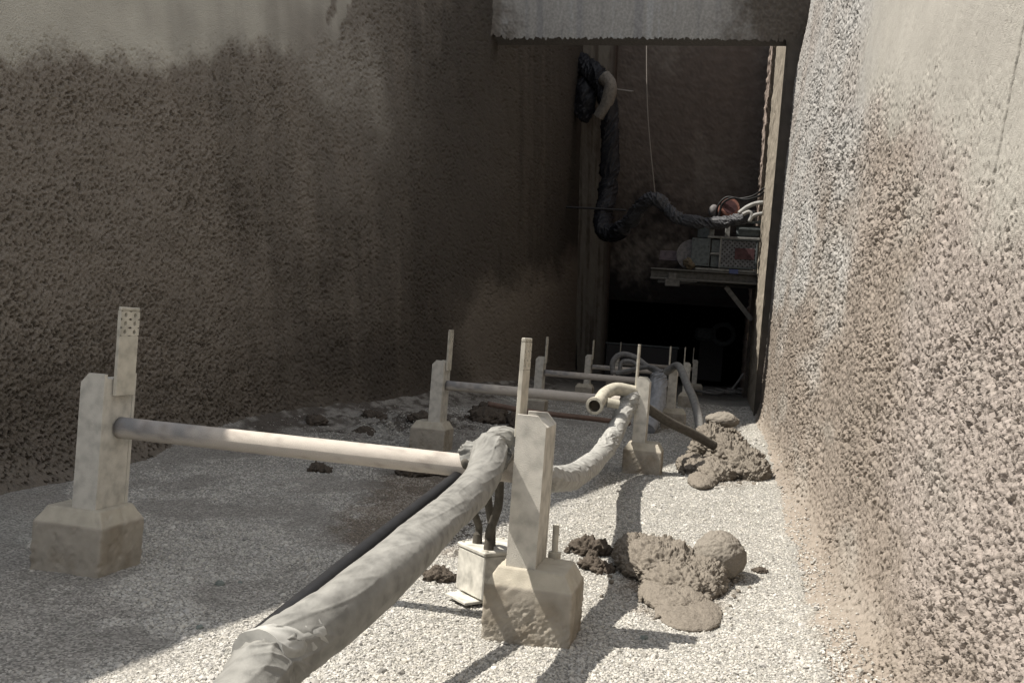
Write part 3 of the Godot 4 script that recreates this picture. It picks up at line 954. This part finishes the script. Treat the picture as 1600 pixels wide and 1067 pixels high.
	for k in 3:
		var ring2 := []
		for i in 15:
			var a := TAU * i / 12.0
			ring2.append(P(-0.45 + 0.34 * k + (0.3 + 0.015 * i) * cos(a), 0.06 + 0.008 * i + 0.03 * sin(a * 2.0), 28.5 + k * 0.9 + (0.5 + 0.02 * i) * sin(a)))
		tag(obj("cable_coil", round_tube(ring2, 0.04, 10, 5), M.hose_grey), ["left coil of grey cable lying on the far floor", "middle coil of grey cable lying on the far floor", "right coil of grey cable lying on the far floor"][k], "cable coil", "cable coils on the far floor")
	# cable that carries the black duct
	tag(obj("hanging_wire", tube(spline([P(-3.02, 11.2, 27.3), P(-2.72, 8.2, 26.7), P(-2.28, 5.62, 26.45)], 8), 8, func(_a, _t): return 0.014), M.wire), "thin wire hanging from above and holding up the black duct's hump", "wire")
	# black bagged duct along pier and headwall
	var du := thing("bagged_duct", "black bagged duct down the pier, then humped across to the drive unit", "duct", P(-4, 5, 28))
	var uo := du.position
	var a1 := [P(-5.35, 10.35, 29.6), P(-5.05, 10.1, 29.35), P(-4.62, 9.75, 29.1), P(-4.32, 9.25, 29.0), P(-4.14, 8.5, 29.1), P(-4.06, 7.2, 29.4), P(-4.06, 6.2, 29.5), P(-4.1, 5.4, 29.2), P(-3.95, 4.85, 28.7), P(-3.6, 4.72, 28.3), P(-3.25, 4.85, 27.9)]
	for i in a1.size():
		a1[i] -= uo
	obj("vertical_run", cloth_tube(a1, 20, 0.26, 60, 2.2, [[0.12, 0.7, 0.12], [0.28, 0.6, 0.22], [0.42, 0.5, 0.10], [0.56, 0.5, 0.14], [0.70, 0.5, 0.10], [0.85, 0.6, 0.2]], 1.7, [1.2, 0.95]), M.bag_black, du)
	var a2 := [P(-3.4, 4.80, 28.0), P(-3.05, 5.02, 27.5), P(-2.70, 5.42, 27.0), P(-2.30, 5.56, 26.5), P(-1.95, 5.30, 26.35), P(-1.55, 4.96, 26.1), P(-1.1, 4.86, 25.9), P(-0.5, 4.84, 25.7), P(0.0, 4.92, 25.5), P(0.5, 5.02, 25.3)]
	for i in a2.size():
		a2[i] -= uo
	obj("cross_run", cloth_tube(a2, 20, 0.17, 50, 4.4, [[0.08, 0.7, 0.2], [0.2, 0.5, 0.1], [0.33, 0.6, 0.2], [0.46, 0.5, 0.3], [0.58, 0.5, 0.25], [0.72, 0.5, 0.2], [0.86, 0.5, 0.2]], 1.8, [1.25, 0.8]), M.bag_grey, du)
	obj("bundled_cloth", cloth_tube([P(-4.35, 9.62, 28.75) - uo, P(-4.12, 9.35, 28.7) - uo, P(-4.2, 8.85, 28.8) - uo, P(-4.45, 8.4, 28.95) - uo], 14, 0.22, 50, 8.1, [], 1.8, [1.0, 0.8]), M.bag_dust, du)
	obj("lower_sack", lump(P(-5.0, 9.1, 29.3) - uo, Vector3(0.40, 0.75, 0.3), 0.25, 2.0, 3.0), M.bag_black, du)
	obj("bracket_bar", joined([straight(P(-4.2, 9.28, 28.8) - uo, P(-3.45, 9.18, 28.8) - uo, 0.025, 8), straight(P(-4.2, 9.38, 29.2) - uo, P(-3.45, 9.30, 29.2) - uo, 0.025, 8)]), M.wire, du)
	obj("support_bar", straight(P(-5.3, 5.55, 29.0) - uo, P(-3.35, 5.52, 28.9) - uo, 0.035, 8), M.iron_dark, du)

# ------------------------------------------------------------------ box, mud, clods
func build_box() -> void:
	var t := thing("junction_box", "white metal junction box with conduits entering its lid, behind the near right footing", "junction box", P(-1.12, 0.0, 4.82))
	t.rotation.y = deg_to_rad(-42.0)
	obj("body", bevel_box(Vector3(0, 0.165, 0), Vector3(0.26, 0.225, 0.30), 0.006), M.box_white, t)
	var lid := obj("lid", bevel_box(Vector3(0, 0.291, 0), Vector3(0.272, 0.022, 0.312), 0.005), M.box_white, t)
	obj("base_plate", bevel_box(Vector3(0, 0.036, 0.02), Vector3(0.20, 0.014, 0.42), 0.002), M.box_white, t)
	obj("stand", bevel_box(Vector3(0, 0.03, 0), Vector3(0.12, 0.055, 0.2), 0.002), M.steel_dusty, t)
	for p in [[-0.07, 0.07], [0.0, 0.03], [0.07, 0.09]]:
		var g := CylinderMesh.new()
		g.top_radius = 0.026
		g.bottom_radius = 0.03
		g.height = 0.05
		g.radial_segments = 6
		obj("cable_gland", g, M.rubber_dusty, lid, Vector3(p[0], 0.327, p[1]))
	for p in [[-0.115, 0.13], [0.115, 0.13], [-0.115, -0.13], [0.115, -0.13]]:
		var s := CylinderMesh.new()
		s.top_radius = 0.008
		s.bottom_radius = 0.008
		s.height = 0.006
		s.radial_segments = 10
		obj("lid_screw", s, M.steel_dusty, lid, Vector3(p[0], 0.305, p[1]))
	var labels := ["left one of three dark conduits rising from the white junction box", "middle one of three dark conduits rising from the white junction box", "right one of three dark conduits rising from the white junction box"]
	var k := 0
	for p in [Vector3(-0.07, 0.335, 0.07), Vector3(0.0, 0.335, 0.03), Vector3(0.07, 0.335, 0.09)]:
		var a: Vector3 = t.transform * p
		var x: float = [-1.20, -1.12, -1.045][k]
		var b := P(x, 0.72, 4.47)
		var c := obj("conduit", round_tube([a, a + Vector3(0, 0.06, 0), a.lerp(b, 0.5) + Vector3([-0.02, 0.0, 0.02][k], 0.03, 0), b, P(x + 0.02, 0.80, 4.30)], [0.020, 0.021, 0.023][k], 16, 10), M.rubber_dusty)
		tag(c, labels[k], "conduit", "conduits of the junction box")
		k += 1

func heap(list: Array, off: Vector3) -> ArrayMesh:
	var parts := []
	var sd := 1.0
	for e in list:
		parts.append(lump(P(e[0], e[1], e[2]) - off, Vector3(e[3], e[4], e[5]), e[6], e[7], sd, int(e[8]), int(e[8] * 0.65)))
		sd += 3.7
	return joined(parts)

func build_mud() -> void:
	var o2 := P(-0.2, 0, 5.85)
	var near := thing("mud_heap", "nearer brown mud heap with one big round lump, on the sunlit gravel", "mud", o2)
	var l2 := []
	rng.seed = 12
	for e in [[-0.30, 0.05, 5.95, 0.27, 0.15, 0.36], [-0.14, 0.03, 5.70, 0.25, 0.12, 0.34], [-0.48, 0.04, 6.15, 0.14, 0.13, 0.24], [-0.18, 0.01, 5.42, 0.21, 0.06, 0.34], [-0.09, 0.005, 5.12, 0.18, 0.035, 0.34], [-0.03, 0.05, 5.78, 0.14, 0.11, 0.2]]:
		l2.append(e + [0.19, 6.0, 150])
	for k in 70:
		var a := rng.randf() * TAU
		var r := 0.55 + 0.75 * rng.randf()
		var s := rng.randf_range(0.006, 0.020)
		l2.append([-0.2 + r * 0.38 * cos(a), 0.012, 5.65 + r * 0.62 * sin(a), s, s * 0.7, s, 0.5, 30.0, 10])
	obj("mud", heap(l2, o2), M.mud, near)
	var b := lump(P(0.055, 0.13, 6.02) - o2, Vector3(0.165, 0.155, 0.20), 0.07, 4.0, 4.4, 130, 84)
	obj("round_lump", b, M.mud_pale, near)
	var o1 := P(0.08, 0, 11.2)
	var far := thing("mud_heap", "farther crumbly mud heap against the foot of the right wall", "mud", o1)
	var l1 := []
	for e in [[-0.1, 0.15, 12.2, 0.25, 0.30, 0.5], [0.12, 0.12, 11.8, 0.25, 0.26, 0.5], [0.30, 0.08, 11.2, 0.25, 0.24, 0.5], [0.42, 0.05, 10.9, 0.18, 0.20, 0.35], [-0.02, 0.05, 10.8, 0.25, 0.14, 0.6], [-0.28, 0.04, 11.1, 0.18, 0.13, 0.5], [-0.14, 0.02, 10.1, 0.16, 0.07, 0.45], [0.1, 0.1, 12.9, 0.25, 0.25, 0.5]]:
		l1.append(e + [0.2, 5.0, 130])
	for k in 70:
		var a := rng.randf() * TAU
		var r := sqrt(rng.randf()) * 1.25
		var s := rng.randf_range(0.012, 0.045)
		l1.append([0.06 + r * 0.42 * cos(a), 0.02 + 0.22 * maxf(0.0, 1.0 - r), 11.3 + r * 1.1 * sin(a), s, s * 0.8, s, 0.5, 16.0, 12])
	obj("mud", heap(l1, o1), M.mud, far)
	tag(obj("mortar_lump", lump(P(0.02, 0.50, 12.6), Vector3(0.22, 0.105, 0.16), 0.16, 3.0, 2.0, 60, 40), M.mud_pale), "smooth rounded pale mortar lump lying on top of the farther mud heap", "lump")
	# dark clods of soil about the floor
	var cl := [[-3.66, 8.18, 0.10, "flat dark clod alone on the grey gravel below the first cross pipe"],
		[-1.50, 5.10, 0.085, "dark clod beside the wrapped hose, left of the white box"],
		[-2.82, 8.6, 0.17, "left dark clod of the row behind the first cross pipe"],
		[-2.55, 8.7, 0.14, "middle dark clod of the row behind the first cross pipe"],
		[-2.30, 8.6, 0.13, "right dark clod of the row behind the first cross pipe"],
		[-0.80, 6.15, 0.13, "dark mud patch in the hose's shadow left of the nearer mud heap"],
		[-0.70, 5.80, 0.10, "small dark mud pat between the footing's shadow and the nearer mud heap"],
		[0.33, 6.25, 0.045, "small clod right of the nearer heap's round lump"],
		[-3.55, 13.9, 0.26, "big dark lump of soil right of the second trestle's left footing"],
		[-3.15, 14.3, 0.24, "dark lump of soil under the second cross pipe, behind the nearest plate"],
		[-3.8, 15.2, 0.26, "rearmost dark soil lump behind the second trestle"],
		[-2.9, 13.5, 0.16, "flat soil lump under the second cross pipe nearest to the viewer"],
		[-4.6, 11.9, 0.16, "dark soil clod at the foot of the left wall, left of the second footing"],
		[-4.85, 10.6, 0.13, "dark soil clod at the foot of the left wall above the first cross pipe"],
		[-4.2, 10.6, 0.11, "small dark clod left of the second trestle's footing"],
		[-4.9, 8.9, 0.08, "small dark clod by the left wall right of the first plate"],
		[-3.9, 11.8, 0.15, "mud slumped against the second trestle's left footing"]]
	var k2 := 0
	for e in cl:
		k2 += 1
		var s: float = e[2]
		var y := floor_y(e[0], e[1])
		var c := thing("soil_clod", e[3], "clod", P(e[0], y, e[1]), "dark clods of soil on the floor")
		var parts := [lump(Vector3(0, s * 0.22, 0), Vector3(s, s * 0.48, s * 0.9), 0.55, 0.9 / s, k2 * 2.3, 44, 28)]
		for q in 5:
			var a := rng.randf() * TAU
			parts.append(lump(Vector3(cos(a), 0.12, sin(a)) * s * 1.05, Vector3.ONE * s * rng.randf_range(0.15, 0.35), 0.5, 2.0 / s, q + k2, 18, 12))
		obj("soil", joined(parts), M.soil, c)
	var st := [[-2.48, 4.39, 0.028, "greenish grey pebble on the shaded dust left of the black hose"], [-2.4, 4.46, 0.014, "tiny pebble just behind the greenish grey pebble"], [-2.2, 3.75, 0.02, "grey stone chip at the edge of the sunlight, lower left"], [-0.28, 4.55, 0.02, "dark stone chip on the sunlit gravel near the tip of the post's shadow"]]
	for e in st:
		tag(obj("pebble", lump(P(e[0], floor_y(e[0], e[1]) + e[2] * 0.3, e[1]), Vector3(e[2], e[2] * 0.6, e[2] * 0.8), 0.5, 20.0, e[0] * 9.0, 20, 14), M.pebble), e[3], "pebble", "single pebbles")

# ------------------------------------------------------------------ drive unit on its bracket
func build_drive() -> void:
	var t := thing("conveyor_drive", "grey conveyor drive unit with perforated guard on a bracket high on the right", "drive unit", P(-0.8, 3.2, 26))
	var o := t.position
	var bx := func(x0: float, x1: float, y0: float, y1: float, d0: float, d1: float, b := 0.01) -> ArrayMesh:
		return bevel_box(P((x0 + x1) / 2, (y0 + y1) / 2, (d0 + d1) / 2) - o, Vector3(absf(x1 - x0), absf(y1 - y0), absf(d1 - d0)), b)
	# carrying channel
	obj("channel_beam", joined([bx.call(-2.2, 0.68, 3.50, 3.545, 25.9, 26.2), bx.call(-2.2, 0.68, 3.24, 3.285, 25.9, 26.2), bx.call(-2.2, 0.68, 3.285, 3.50, 26.08, 26.12)]), M.drive_steel, t)
	obj("channel_beam", joined([bx.call(-2.1, 0.68, 3.50, 3.545, 27.4, 27.7), bx.call(-2.1, 0.68, 3.24, 3.285, 27.4, 27.7), bx.call(-2.1, 0.68, 3.285, 3.50, 27.5, 27.54)]), M.drive_steel, t)
	obj("brace", joined([[bevel_box(Vector3.ZERO, Vector3(1.15, 0.13, 0.12)), Transform3D(Basis(Vector3(0, 0, 1), -0.85), P(0.24, 2.72, 26.2) - o)]]), M.drive_steel, t)
	obj("deck_edge", bx.call(-1.0, 0.66, 3.56, 3.62, 25.9, 27.6), M.drive_pale, t)
	obj("stub_panel", bx.call(-2.02, -1.45, 3.80, 4.07, 26.3, 26.4), M.drive_mauve, t)
	var drum := CylinderMesh.new()
	drum.top_radius = 0.42
	drum.bottom_radius = 0.42
	drum.height = 0.9
	drum.radial_segments = 40
	var dr := obj("drum_cover", drum, M.drive_drum, t, P(-1.12, 3.98, 26.55) - o)
	dr.rotation.x = PI / 2
	obj("gearbox_panel", bx.call(-1.13, -0.63, 3.66, 4.42, 25.85, 26.6), M.drive_panel, t)
	for p in [[-0.68, 3.72], [-0.68, 4.20], [-1.08, 4.36], [-1.08, 3.72]]:
		obj("panel_bolt", bevel_box(P(p[0], p[1], 25.845) - o, Vector3(0.04, 0.04, 0.02)), M.iron_dark, t)
	obj("side_panel", bx.call(-0.60, -0.38, 4.06, 4.40, 25.9, 26.5), M.drive_panel, t)
	obj("side_panel", bx.call(-0.60, -0.38, 3.66, 3.98, 25.95, 26.5), M.drive_panel, t)
	obj("side_frame", joined([bx.call(-0.62, -0.36, 3.99, 4.05, 25.87, 26.4), bx.call(-0.385, -0.335, 3.64, 4.46, 25.86, 26.4)]), M.drive_pale, t)
	obj("back_panel", bx.call(-1.02, -0.68, 4.5, 4.86, 26.4, 26.5), M.drive_panel, t)
	# frame above
	obj("leg", bx.call(-0.69, -0.56, 4.46, 4.90, 25.9, 26.1), M.drive_pale, t)
	obj("leg", bx.call(-0.27, -0.14, 4.46, 4.95, 25.9, 26.1), M.drive_pale, t)
	obj("rail", bx.call(-0.72, 0.66, 4.44, 4.50, 25.84, 26.3), M.drive_pale, t)
	obj("top_rail", bx.call(-0.10, 0.66, 4.92, 4.99, 26.0, 26.2), M.drive_panel, t)
	obj("motor_case", joined([bx.call(0.02, 0.66, 4.56, 4.86, 26.1, 26.6, 0.05), bx.call(0.10, 0.66, 4.72, 4.78, 26.0, 26.1)]), M.drive_panel, t)
	# perforated guard with its red plate
	var st := SurfaceTool.new()
	st.begin(Mesh.PRIMITIVE_TRIANGLES)
	var cols := 15
	var rows := 12
	var gx0 := -0.33
	var gx1 := 0.60
	var gy0 := 3.68
	var gy1 := 4.42
	var cw := (gx1 - gx0) / cols
	var ch := (gy1 - gy0) / rows
	for i in cols:
		for j in rows:
			var c := Vector2(gx0 + cw * (i + 0.5), gy0 + ch * (j + 0.5))
			var solid := (i + j) % 2 == 0
			if solid:
				poly(st, [P(c.x - cw / 2, c.y - ch / 2, 25.88) - o, P(c.x + cw / 2, c.y - ch / 2, 25.88) - o, P(c.x + cw / 2, c.y + ch / 2, 25.88) - o, P(c.x - cw / 2, c.y + ch / 2, 25.88) - o])
				continue
			for k in 8:
				var e := []
				for an in [TAU * k / 8.0, TAU * (k + 1) / 8.0]:
					var u := Vector2(cos(an), sin(an))
					var tt := minf(cw / 2 / maxf(absf(u.x), 1e-5), ch / 2 / maxf(absf(u.y), 1e-5))
					e.append([c + u * 0.024, c + u * tt])
				poly(st, [P(e[0][0].x, e[0][0].y, 25.88) - o, P(e[0][1].x, e[0][1].y, 25.88) - o, P(e[1][1].x, e[1][1].y, 25.88) - o, P(e[1][0].x, e[1][0].y, 25.88) - o])
	var gd := obj("perforated_guard", st.commit(), M.drive_mesh, t)
	obj("guard_frame", joined([bx.call(-0.35, 0.62, 4.40, 4.45, 25.86, 25.9), bx.call(-0.35, 0.62, 3.64, 3.69, 25.86, 25.9), bx.call(0.58, 0.63, 3.64, 4.45, 25.855, 25.9)]), M.drive_panel, gd)
	obj("guard_back", bx.call(-0.33, 0.6, 3.66, 4.42, 26.1, 26.15), M.iron_dark, gd)
	obj("warning_plate", bx.call(0.03, 0.55, 3.90, 4.20, 25.855, 25.87), M.drive_red, gd)
	obj("blue_plate", bx.call(-0.08, 0.16, 3.50, 3.62, 25.87, 25.89), M.drive_blue, t)
	# bearing lump and clamp on the channel
	obj("bearing_block", joined([bx.call(-1.40, -0.92, 3.52, 3.64, 25.84, 26.1, 0.02), lump(P(-1.16, 3.72, 25.95) - o, Vector3(0.17, 0.14, 0.15), 0.4, 5.0, 3.0, 30, 20)]), M.drive_rust, t)
	obj("clamp", joined([bx.call(-1.78, -1.38, 3.06, 3.24, 25.86, 26.0), bx.call(-1.70, -1.48, 3.24, 3.42, 25.86, 25.9), bx.call(-1.36, -0.92, 3.20, 3.23, 25.82, 26.0)]), M.drive_steel, t)
	# orange motor with black hoses behind
	var om := thing("orange_motor", "orange round motor housing behind the duct on top of the drive unit", "motor", P(-0.25, 5.3, 26.4))
	var c1 := CylinderMesh.new()
	c1.top_radius = 0.27
	c1.bottom_radius = 0.29
	c1.height = 0.45
	c1.radial_segments = 36
	var cc := obj("housing", c1, M.drive_orange, om)
	cc.rotation = Vector3(PI / 2 - 0.25, 0.25, 0)
	var c2 := CylinderMesh.new()
	c2.top_radius = 0.19
	c2.bottom_radius = 0.19
	c2.height = 0.03
	obj("face_recess", c2, M.drive_red, cc, Vector3(0, 0.226, 0))
	obj("rear_cover", lump(Vector3(-0.38, -0.05, -0.05), Vector3(0.14, 0.2, 0.2), 0.1, 2.0, 1.0, 24, 16), M.drive_drum, om)
	tag(obj("black_cable", round_tube([P(-0.55, 5.0, 26.3), P(-0.52, 5.35, 26.15), P(-0.30, 5.60, 26.1), P(0.05, 5.56, 26.0), P(0.4, 5.62, 25.8), P(0.66, 5.80, 25.6)], 0.03, 10, 8), M.rubber), "upper black cable looping over the orange motor to the right wall", "cable")
	tag(obj("black_cable", round_tube([P(-0.48, 5.02, 26.1), P(-0.40, 5.4, 26.05), P(-0.15, 5.57, 26.0), P(0.2, 5.52, 25.9), P(0.5, 5.58, 25.7), P(0.66, 5.70, 25.6)], 0.03, 10, 8), M.rubber), "lower black cable looping over the orange motor to the right wall", "cable")
	tag(obj("white_hose", round_tube([P(0.05, 5.05, 25.2), P(0.25, 5.22, 25.2), P(0.45, 5.32, 25.2), P(0.66, 5.36, 25.2)], 0.055, 12, 6), M.hose_white), "upper sunlit white hose end by the right wall above the drive unit", "hose")
	tag(obj("white_hose", round_tube([P(0.15, 5.0, 25.1), P(0.3, 5.08, 25.1), P(0.38, 5.0, 25.1), P(0.34, 4.84, 25.1), P(0.42, 4.98, 25.1), P(0.66, 5.06, 25.1)], 0.05, 12, 6), M.hose_white), "lower white hose end, looped, by the right wall above the drive unit", "hose")
	# dim things inside the tunnel
	var pm := thing("pump_housing", "dim rounded pump housing deep in the tunnel", "pump", P(-0.55, 1.0, 36))
	var c3 := TorusMesh.new()
	c3.inner_radius = 0.28
	c3.outer_radius = 0.48
	var r3 := obj("casing", c3, M.drive_panel, pm, Vector3(0.4, 1.0, 0))
	r3.rotation.x = PI / 2
	obj("motor_case", bevel_box(Vector3(-0.3, 0.95, -0.1), Vector3(0.7, 0.5, 0.6), 0.1), M.drive_panel, pm)
	obj("stand", bevel_box(Vector3(0, 0.0, -0.1), Vector3(0.9, 1.6, 0.3), 0.02), M.iron_dark, pm)
	var belt := thing("belt_cover", "wide dim flat cover of the conveyor belt going down into the tunnel", "cover", P(-2.9, 0.9, 34))
	obj("cover_sheet", bevel_box(Vector3(0, 0.45, -3.0), Vector3(2.6, 0.06, 8.0), 0.01), M.drive_panel, belt)
	obj("side_sheet", bevel_box(Vector3(0, -0.2, 1.0), Vector3(2.5, 1.2, 0.05), 0.01), M.iron_dark, belt)

# ------------------------------------------------------------------ materials
func build_materials() -> void:
	n_fine = noise(FastNoiseLite.TYPE_SIMPLEX_SMOOTH, 70.0, 11, 2)
	n_lump = noise(FastNoiseLite.TYPE_CELLULAR, 34.0, 5)
	n_mid = noise(FastNoiseLite.TYPE_SIMPLEX_SMOOTH, 9.0, 21, 3)
	n_big = noise(FastNoiseLite.TYPE_SIMPLEX_SMOOTH, 1.3, 31, 3)
	n_soft = noise(FastNoiseLite.TYPE_SIMPLEX_SMOOTH, 1.0, 57, 1)
	n_streak = noise(FastNoiseLite.TYPE_SIMPLEX_SMOOTH, 1.6, 41, 3)
	var g := func(v: float) -> Color: return Color(v, v, v)
	var t_mottle := tex(noise(FastNoiseLite.TYPE_SIMPLEX_SMOOTH, 0.02, 3, 5), 1024, g.call(0.72), g.call(1.0))
	var t_speck := tex(noise(FastNoiseLite.TYPE_SIMPLEX_SMOOTH, 0.11, 13, 3), 1024, g.call(0.62), g.call(1.0), g.call(0.93))
	var t_grain := tex(noise(FastNoiseLite.TYPE_SIMPLEX_SMOOTH, 0.06, 8, 4), 1024, g.call(0.0), g.call(1.0))
	var cell := noise(FastNoiseLite.TYPE_CELLULAR, 0.055, 9)
	cell.domain_warp_enabled = true
	cell.domain_warp_amplitude = 9.0
	cell.domain_warp_frequency = 0.05
	var t_cell := tex(cell, 1024, g.call(1.0), g.call(0.0))
	var cv := noise(FastNoiseLite.TYPE_CELLULAR, 0.055, 19)
	cv.cellular_return_type = FastNoiseLite.RETURN_CELL_VALUE
	var t_stone := tex(cv, 1024, g.call(0.60), g.call(1.0))
	var fold := noise(FastNoiseLite.TYPE_SIMPLEX_SMOOTH, 0.008, 17, 4)
	fold.fractal_type = FastNoiseLite.FRACTAL_RIDGED
	var t_fold := tex(fold, 1024, g.call(0.0), g.call(1.0))
	var t_dust := tex(noise(FastNoiseLite.TYPE_SIMPLEX_SMOOTH, 0.006, 23, 6), 1024, g.call(0.72), g.call(1.0), g.call(0.9))
	var t_pale := tex(noise(FastNoiseLite.TYPE_SIMPLEX_SMOOTH, 0.004, 53, 6), 1024, g.call(0.80), g.call(1.0), g.call(0.93))
	var t_dirt := tex(noise(FastNoiseLite.TYPE_SIMPLEX_SMOOTH, 0.005, 77, 6), 1024, g.call(0.66), g.call(1.0), g.call(0.88))
	var W := Color(1, 1, 1)
	M.spray = mat(W, 0.95, true, t_speck, t_grain, 0.22, 0.45)
	M.spray_far = mat(W, 0.9, true, t_speck, t_grain, 0.6, 1.1)
	M.plain_concrete = mat(Color(0.3, 0.28, 0.25), 0.95, false, t_mottle, t_grain, 0.3, 1.0)
	M.near_black = mat(Color(0.025, 0.025, 0.027), 0.95, false, t_mottle, t_cell, 1.0, 1.5)  # near-black colour of the tunnel lining, its end and the headwall core
	M.beam = mat(W, 0.85, true, t_mottle, t_grain, 0.25, 1.4)
	M.beam_plain = mat(Color(0.2, 0.19, 0.18), 0.9, false, t_mottle, t_grain, 0.2, 1.2)
	M.black = mat(Color(0.012, 0.012, 0.012), 0.8)
	M.gravel_bed = mat(W, 0.95, true, t_stone, t_cell, 0.5, 0.55)
	M.earth = mat(W, 1.0, true, t_mottle, t_grain, 1.0, 3.0)
	M.stone = mat(W, 0.9, true)
	M.footing = mat(W, 0.95, true, t_speck, t_grain, 0.12, 0.4)
	M.post = mat(Color(0.60, 0.575, 0.52), 0.8, false, t_pale, t_grain, 0.11, 0.5)
	M.steel_dusty = mat(Color(0.55, 0.52, 0.45), 0.75, false, t_pale, t_grain, 0.015, 0.5)
	M.pipe = mat(W, 0.75, true, t_speck, t_grain, 0.02, 0.4)
	M.pipe_pale = mat(Color(0.52, 0.49, 0.41), 0.7, false, t_dust, t_grain, 0.02, 0.4)
	M.rust_dark = mat(Color(0.08, 0.065, 0.05), 0.9)
	M.tarp = mat(Color(0.285, 0.28, 0.262), 0.6, false, t_dirt, t_fold, 0.20, 0.5)
	M.tarp_pale = mat(Color(0.46, 0.455, 0.43), 0.6, false, t_dirt, t_fold, 0.06, 0.6)
	M.tarp_cool = mat(Color(0.33, 0.34, 0.36), 0.65, false, t_dust, t_fold, 0.06, 0.6)
	M.rubber = mat(Color(0.022, 0.022, 0.024), 0.55, false, t_dust, t_grain, 0.05, 0.5)
	M.rubber_dusty = mat(Color(0.11, 0.10, 0.085), 0.75, false, t_dust, t_grain, 0.05, 0.3)
	M.hose_pale = mat(Color(0.24, 0.235, 0.225), 0.75, false, t_dust, t_grain, 0.05, 0.5)
	M.hose_grey = mat(Color(0.24, 0.235, 0.23), 0.75, false, t_dust, t_grain, 0.05, 0.5)
	M.hose_brown = mat(Color(0.19, 0.13, 0.105), 0.8, false, t_dust)
	M.hose_white = mat(Color(0.36, 0.36, 0.35), 0.6, false, t_dust)
	M.wire = mat(Color(0.17, 0.155, 0.14), 0.6)
	M.bag_black = mat(Color(0.022, 0.023, 0.028), 0.42, false, t_dust, t_fold, 1.2, 0.9)
	M.bag_grey = mat(Color(0.075, 0.077, 0.085), 0.5, false, t_dust, t_fold, 1.2, 0.8)
	M.bag_dust = mat(Color(0.20, 0.185, 0.165), 0.7, false, t_dust, t_fold, 1.2, 0.8)
	M.iron_dark = mat(Color(0.04, 0.04, 0.042), 0.7)
	M.box_white = mat(Color(0.66, 0.64, 0.58), 0.6, false, t_dust, t_grain, 0.008, 0.6)
	M.mud = mat(Color(0.275, 0.243, 0.205), 0.95, false, t_mottle, t_grain, 0.35, 0.3)
	M.mud_pale = mat(Color(0.29, 0.262, 0.225), 0.95, false, t_mottle, t_grain, 0.2, 0.25)
	M.soil = mat(Color(0.12, 0.10, 0.082), 0.95, false, t_mottle, t_cell, 0.4, 0.4)
	M.pebble = mat(Color(0.24, 0.27, 0.25), 0.8, false, t_mottle)
	M.drive_steel = mat(Color(0.13, 0.127, 0.12), 0.7, false, t_dust, t_grain, 0.1, 0.8)
	M.drive_pale = mat(Color(0.24, 0.245, 0.24), 0.65, false, t_dust, t_grain, 0.1, 0.8)
	M.drive_panel = mat(Color(0.10, 0.115, 0.12), 0.6, false, t_dust, t_grain, 0.1, 0.8)
	M.drive_mesh = mat(Color(0.16, 0.165, 0.175), 0.6, false, t_dust)
	M.drive_mauve = mat(Color(0.12, 0.10, 0.115), 0.7, false, t_dust)
	M.drive_drum = mat(Color(0.18, 0.172, 0.175), 0.7, false, t_dust, t_grain, 0.1, 0.8)
	M.drive_red = mat(Color(0.085, 0.042, 0.046), 0.6, false, t_dust)
	M.drive_orange = mat(Color(0.26, 0.125, 0.10), 0.55, false, t_dust)
	M.drive_blue = mat(Color(0.06, 0.075, 0.16), 0.6)
	M.drive_rust = mat(Color(0.16, 0.13, 0.09), 0.85, false, t_dust, t_cell, 0.6, 0.5)

# ------------------------------------------------------------------
func _ready() -> void:
	# camera
	var cam := Camera3D.new()
	cam.name = "camera"
	cam.fov = 2.0 * rad_to_deg(atan(533.5 / 1450.0))
	cam.near = 0.05
	cam.far = 1500.0
	var b := Basis(Vector3.UP, 0.227)
	b = b * Basis(Vector3.RIGHT, -0.009)
	b = b * Basis(Vector3(0, 0, 1), 0.076)
	cam.transform = Transform3D(b, Vector3(0, 1.438, 0))
	add_child(cam)
	# sky and exposure
	var we := WorldEnvironment.new()
	we.name = "world_environment"
	var env := Environment.new()
	env.background_mode = Environment.BG_SKY
	var sky := Sky.new()
	var sm := ProceduralSkyMaterial.new()
	sm.sky_top_color = Color(0.60, 0.61, 0.63)
	sm.sky_horizon_color = Color(0.80, 0.785, 0.76)
	sm.sky_curve = 0.15
	sm.ground_bottom_color = Color(0.30, 0.27, 0.23)
	sm.ground_horizon_color = Color(0.5, 0.48, 0.44)
	sm.sun_angle_max = 12.0
	sky.sky_material = sm
	env.sky = sky
	env.background_energy_multiplier = 1.7
	env.tonemap_mode = Environment.TONE_MAPPER_LINEAR
	env.tonemap_exposure = 1.6
	env.sdfgi_enabled = true
	env.ssao_enabled = true
	env.ssil_enabled = true
	we.environment = env
	add_child(we)
	# sun: high on the left, a little ahead of the camera once the ramp is tilted
	var sun := DirectionalLight3D.new()
	sun.name = "sun"
	sun.light_energy = 1.5
	sun.light_color = Color(1.0, 0.972, 0.925)
	sun.light_angular_distance = 0.5
	sun.shadow_enabled = true
	sun.transform = Transform3D(Basis.looking_at(Vector3(0.64, -1.0, -0.17), Vector3(0, 0, -1)), Vector3(-6, 14, 0))
	add_child(sun)
	build_materials()
	build_ground()
	build_left_wall()
	build_right_wall()
	build_beam()
	build_beyond()
	build_trestles()
	build_hoses()
	build_box()
	build_mud()
	build_drive()
	# tilt the ramp
	var tilt := Transform3D(Basis(Vector3.RIGHT, -deg_to_rad(SLOPE)), Vector3.ZERO)
	for c in get_children():
		if c is Node3D:
			c.transform = tilt * c.transform
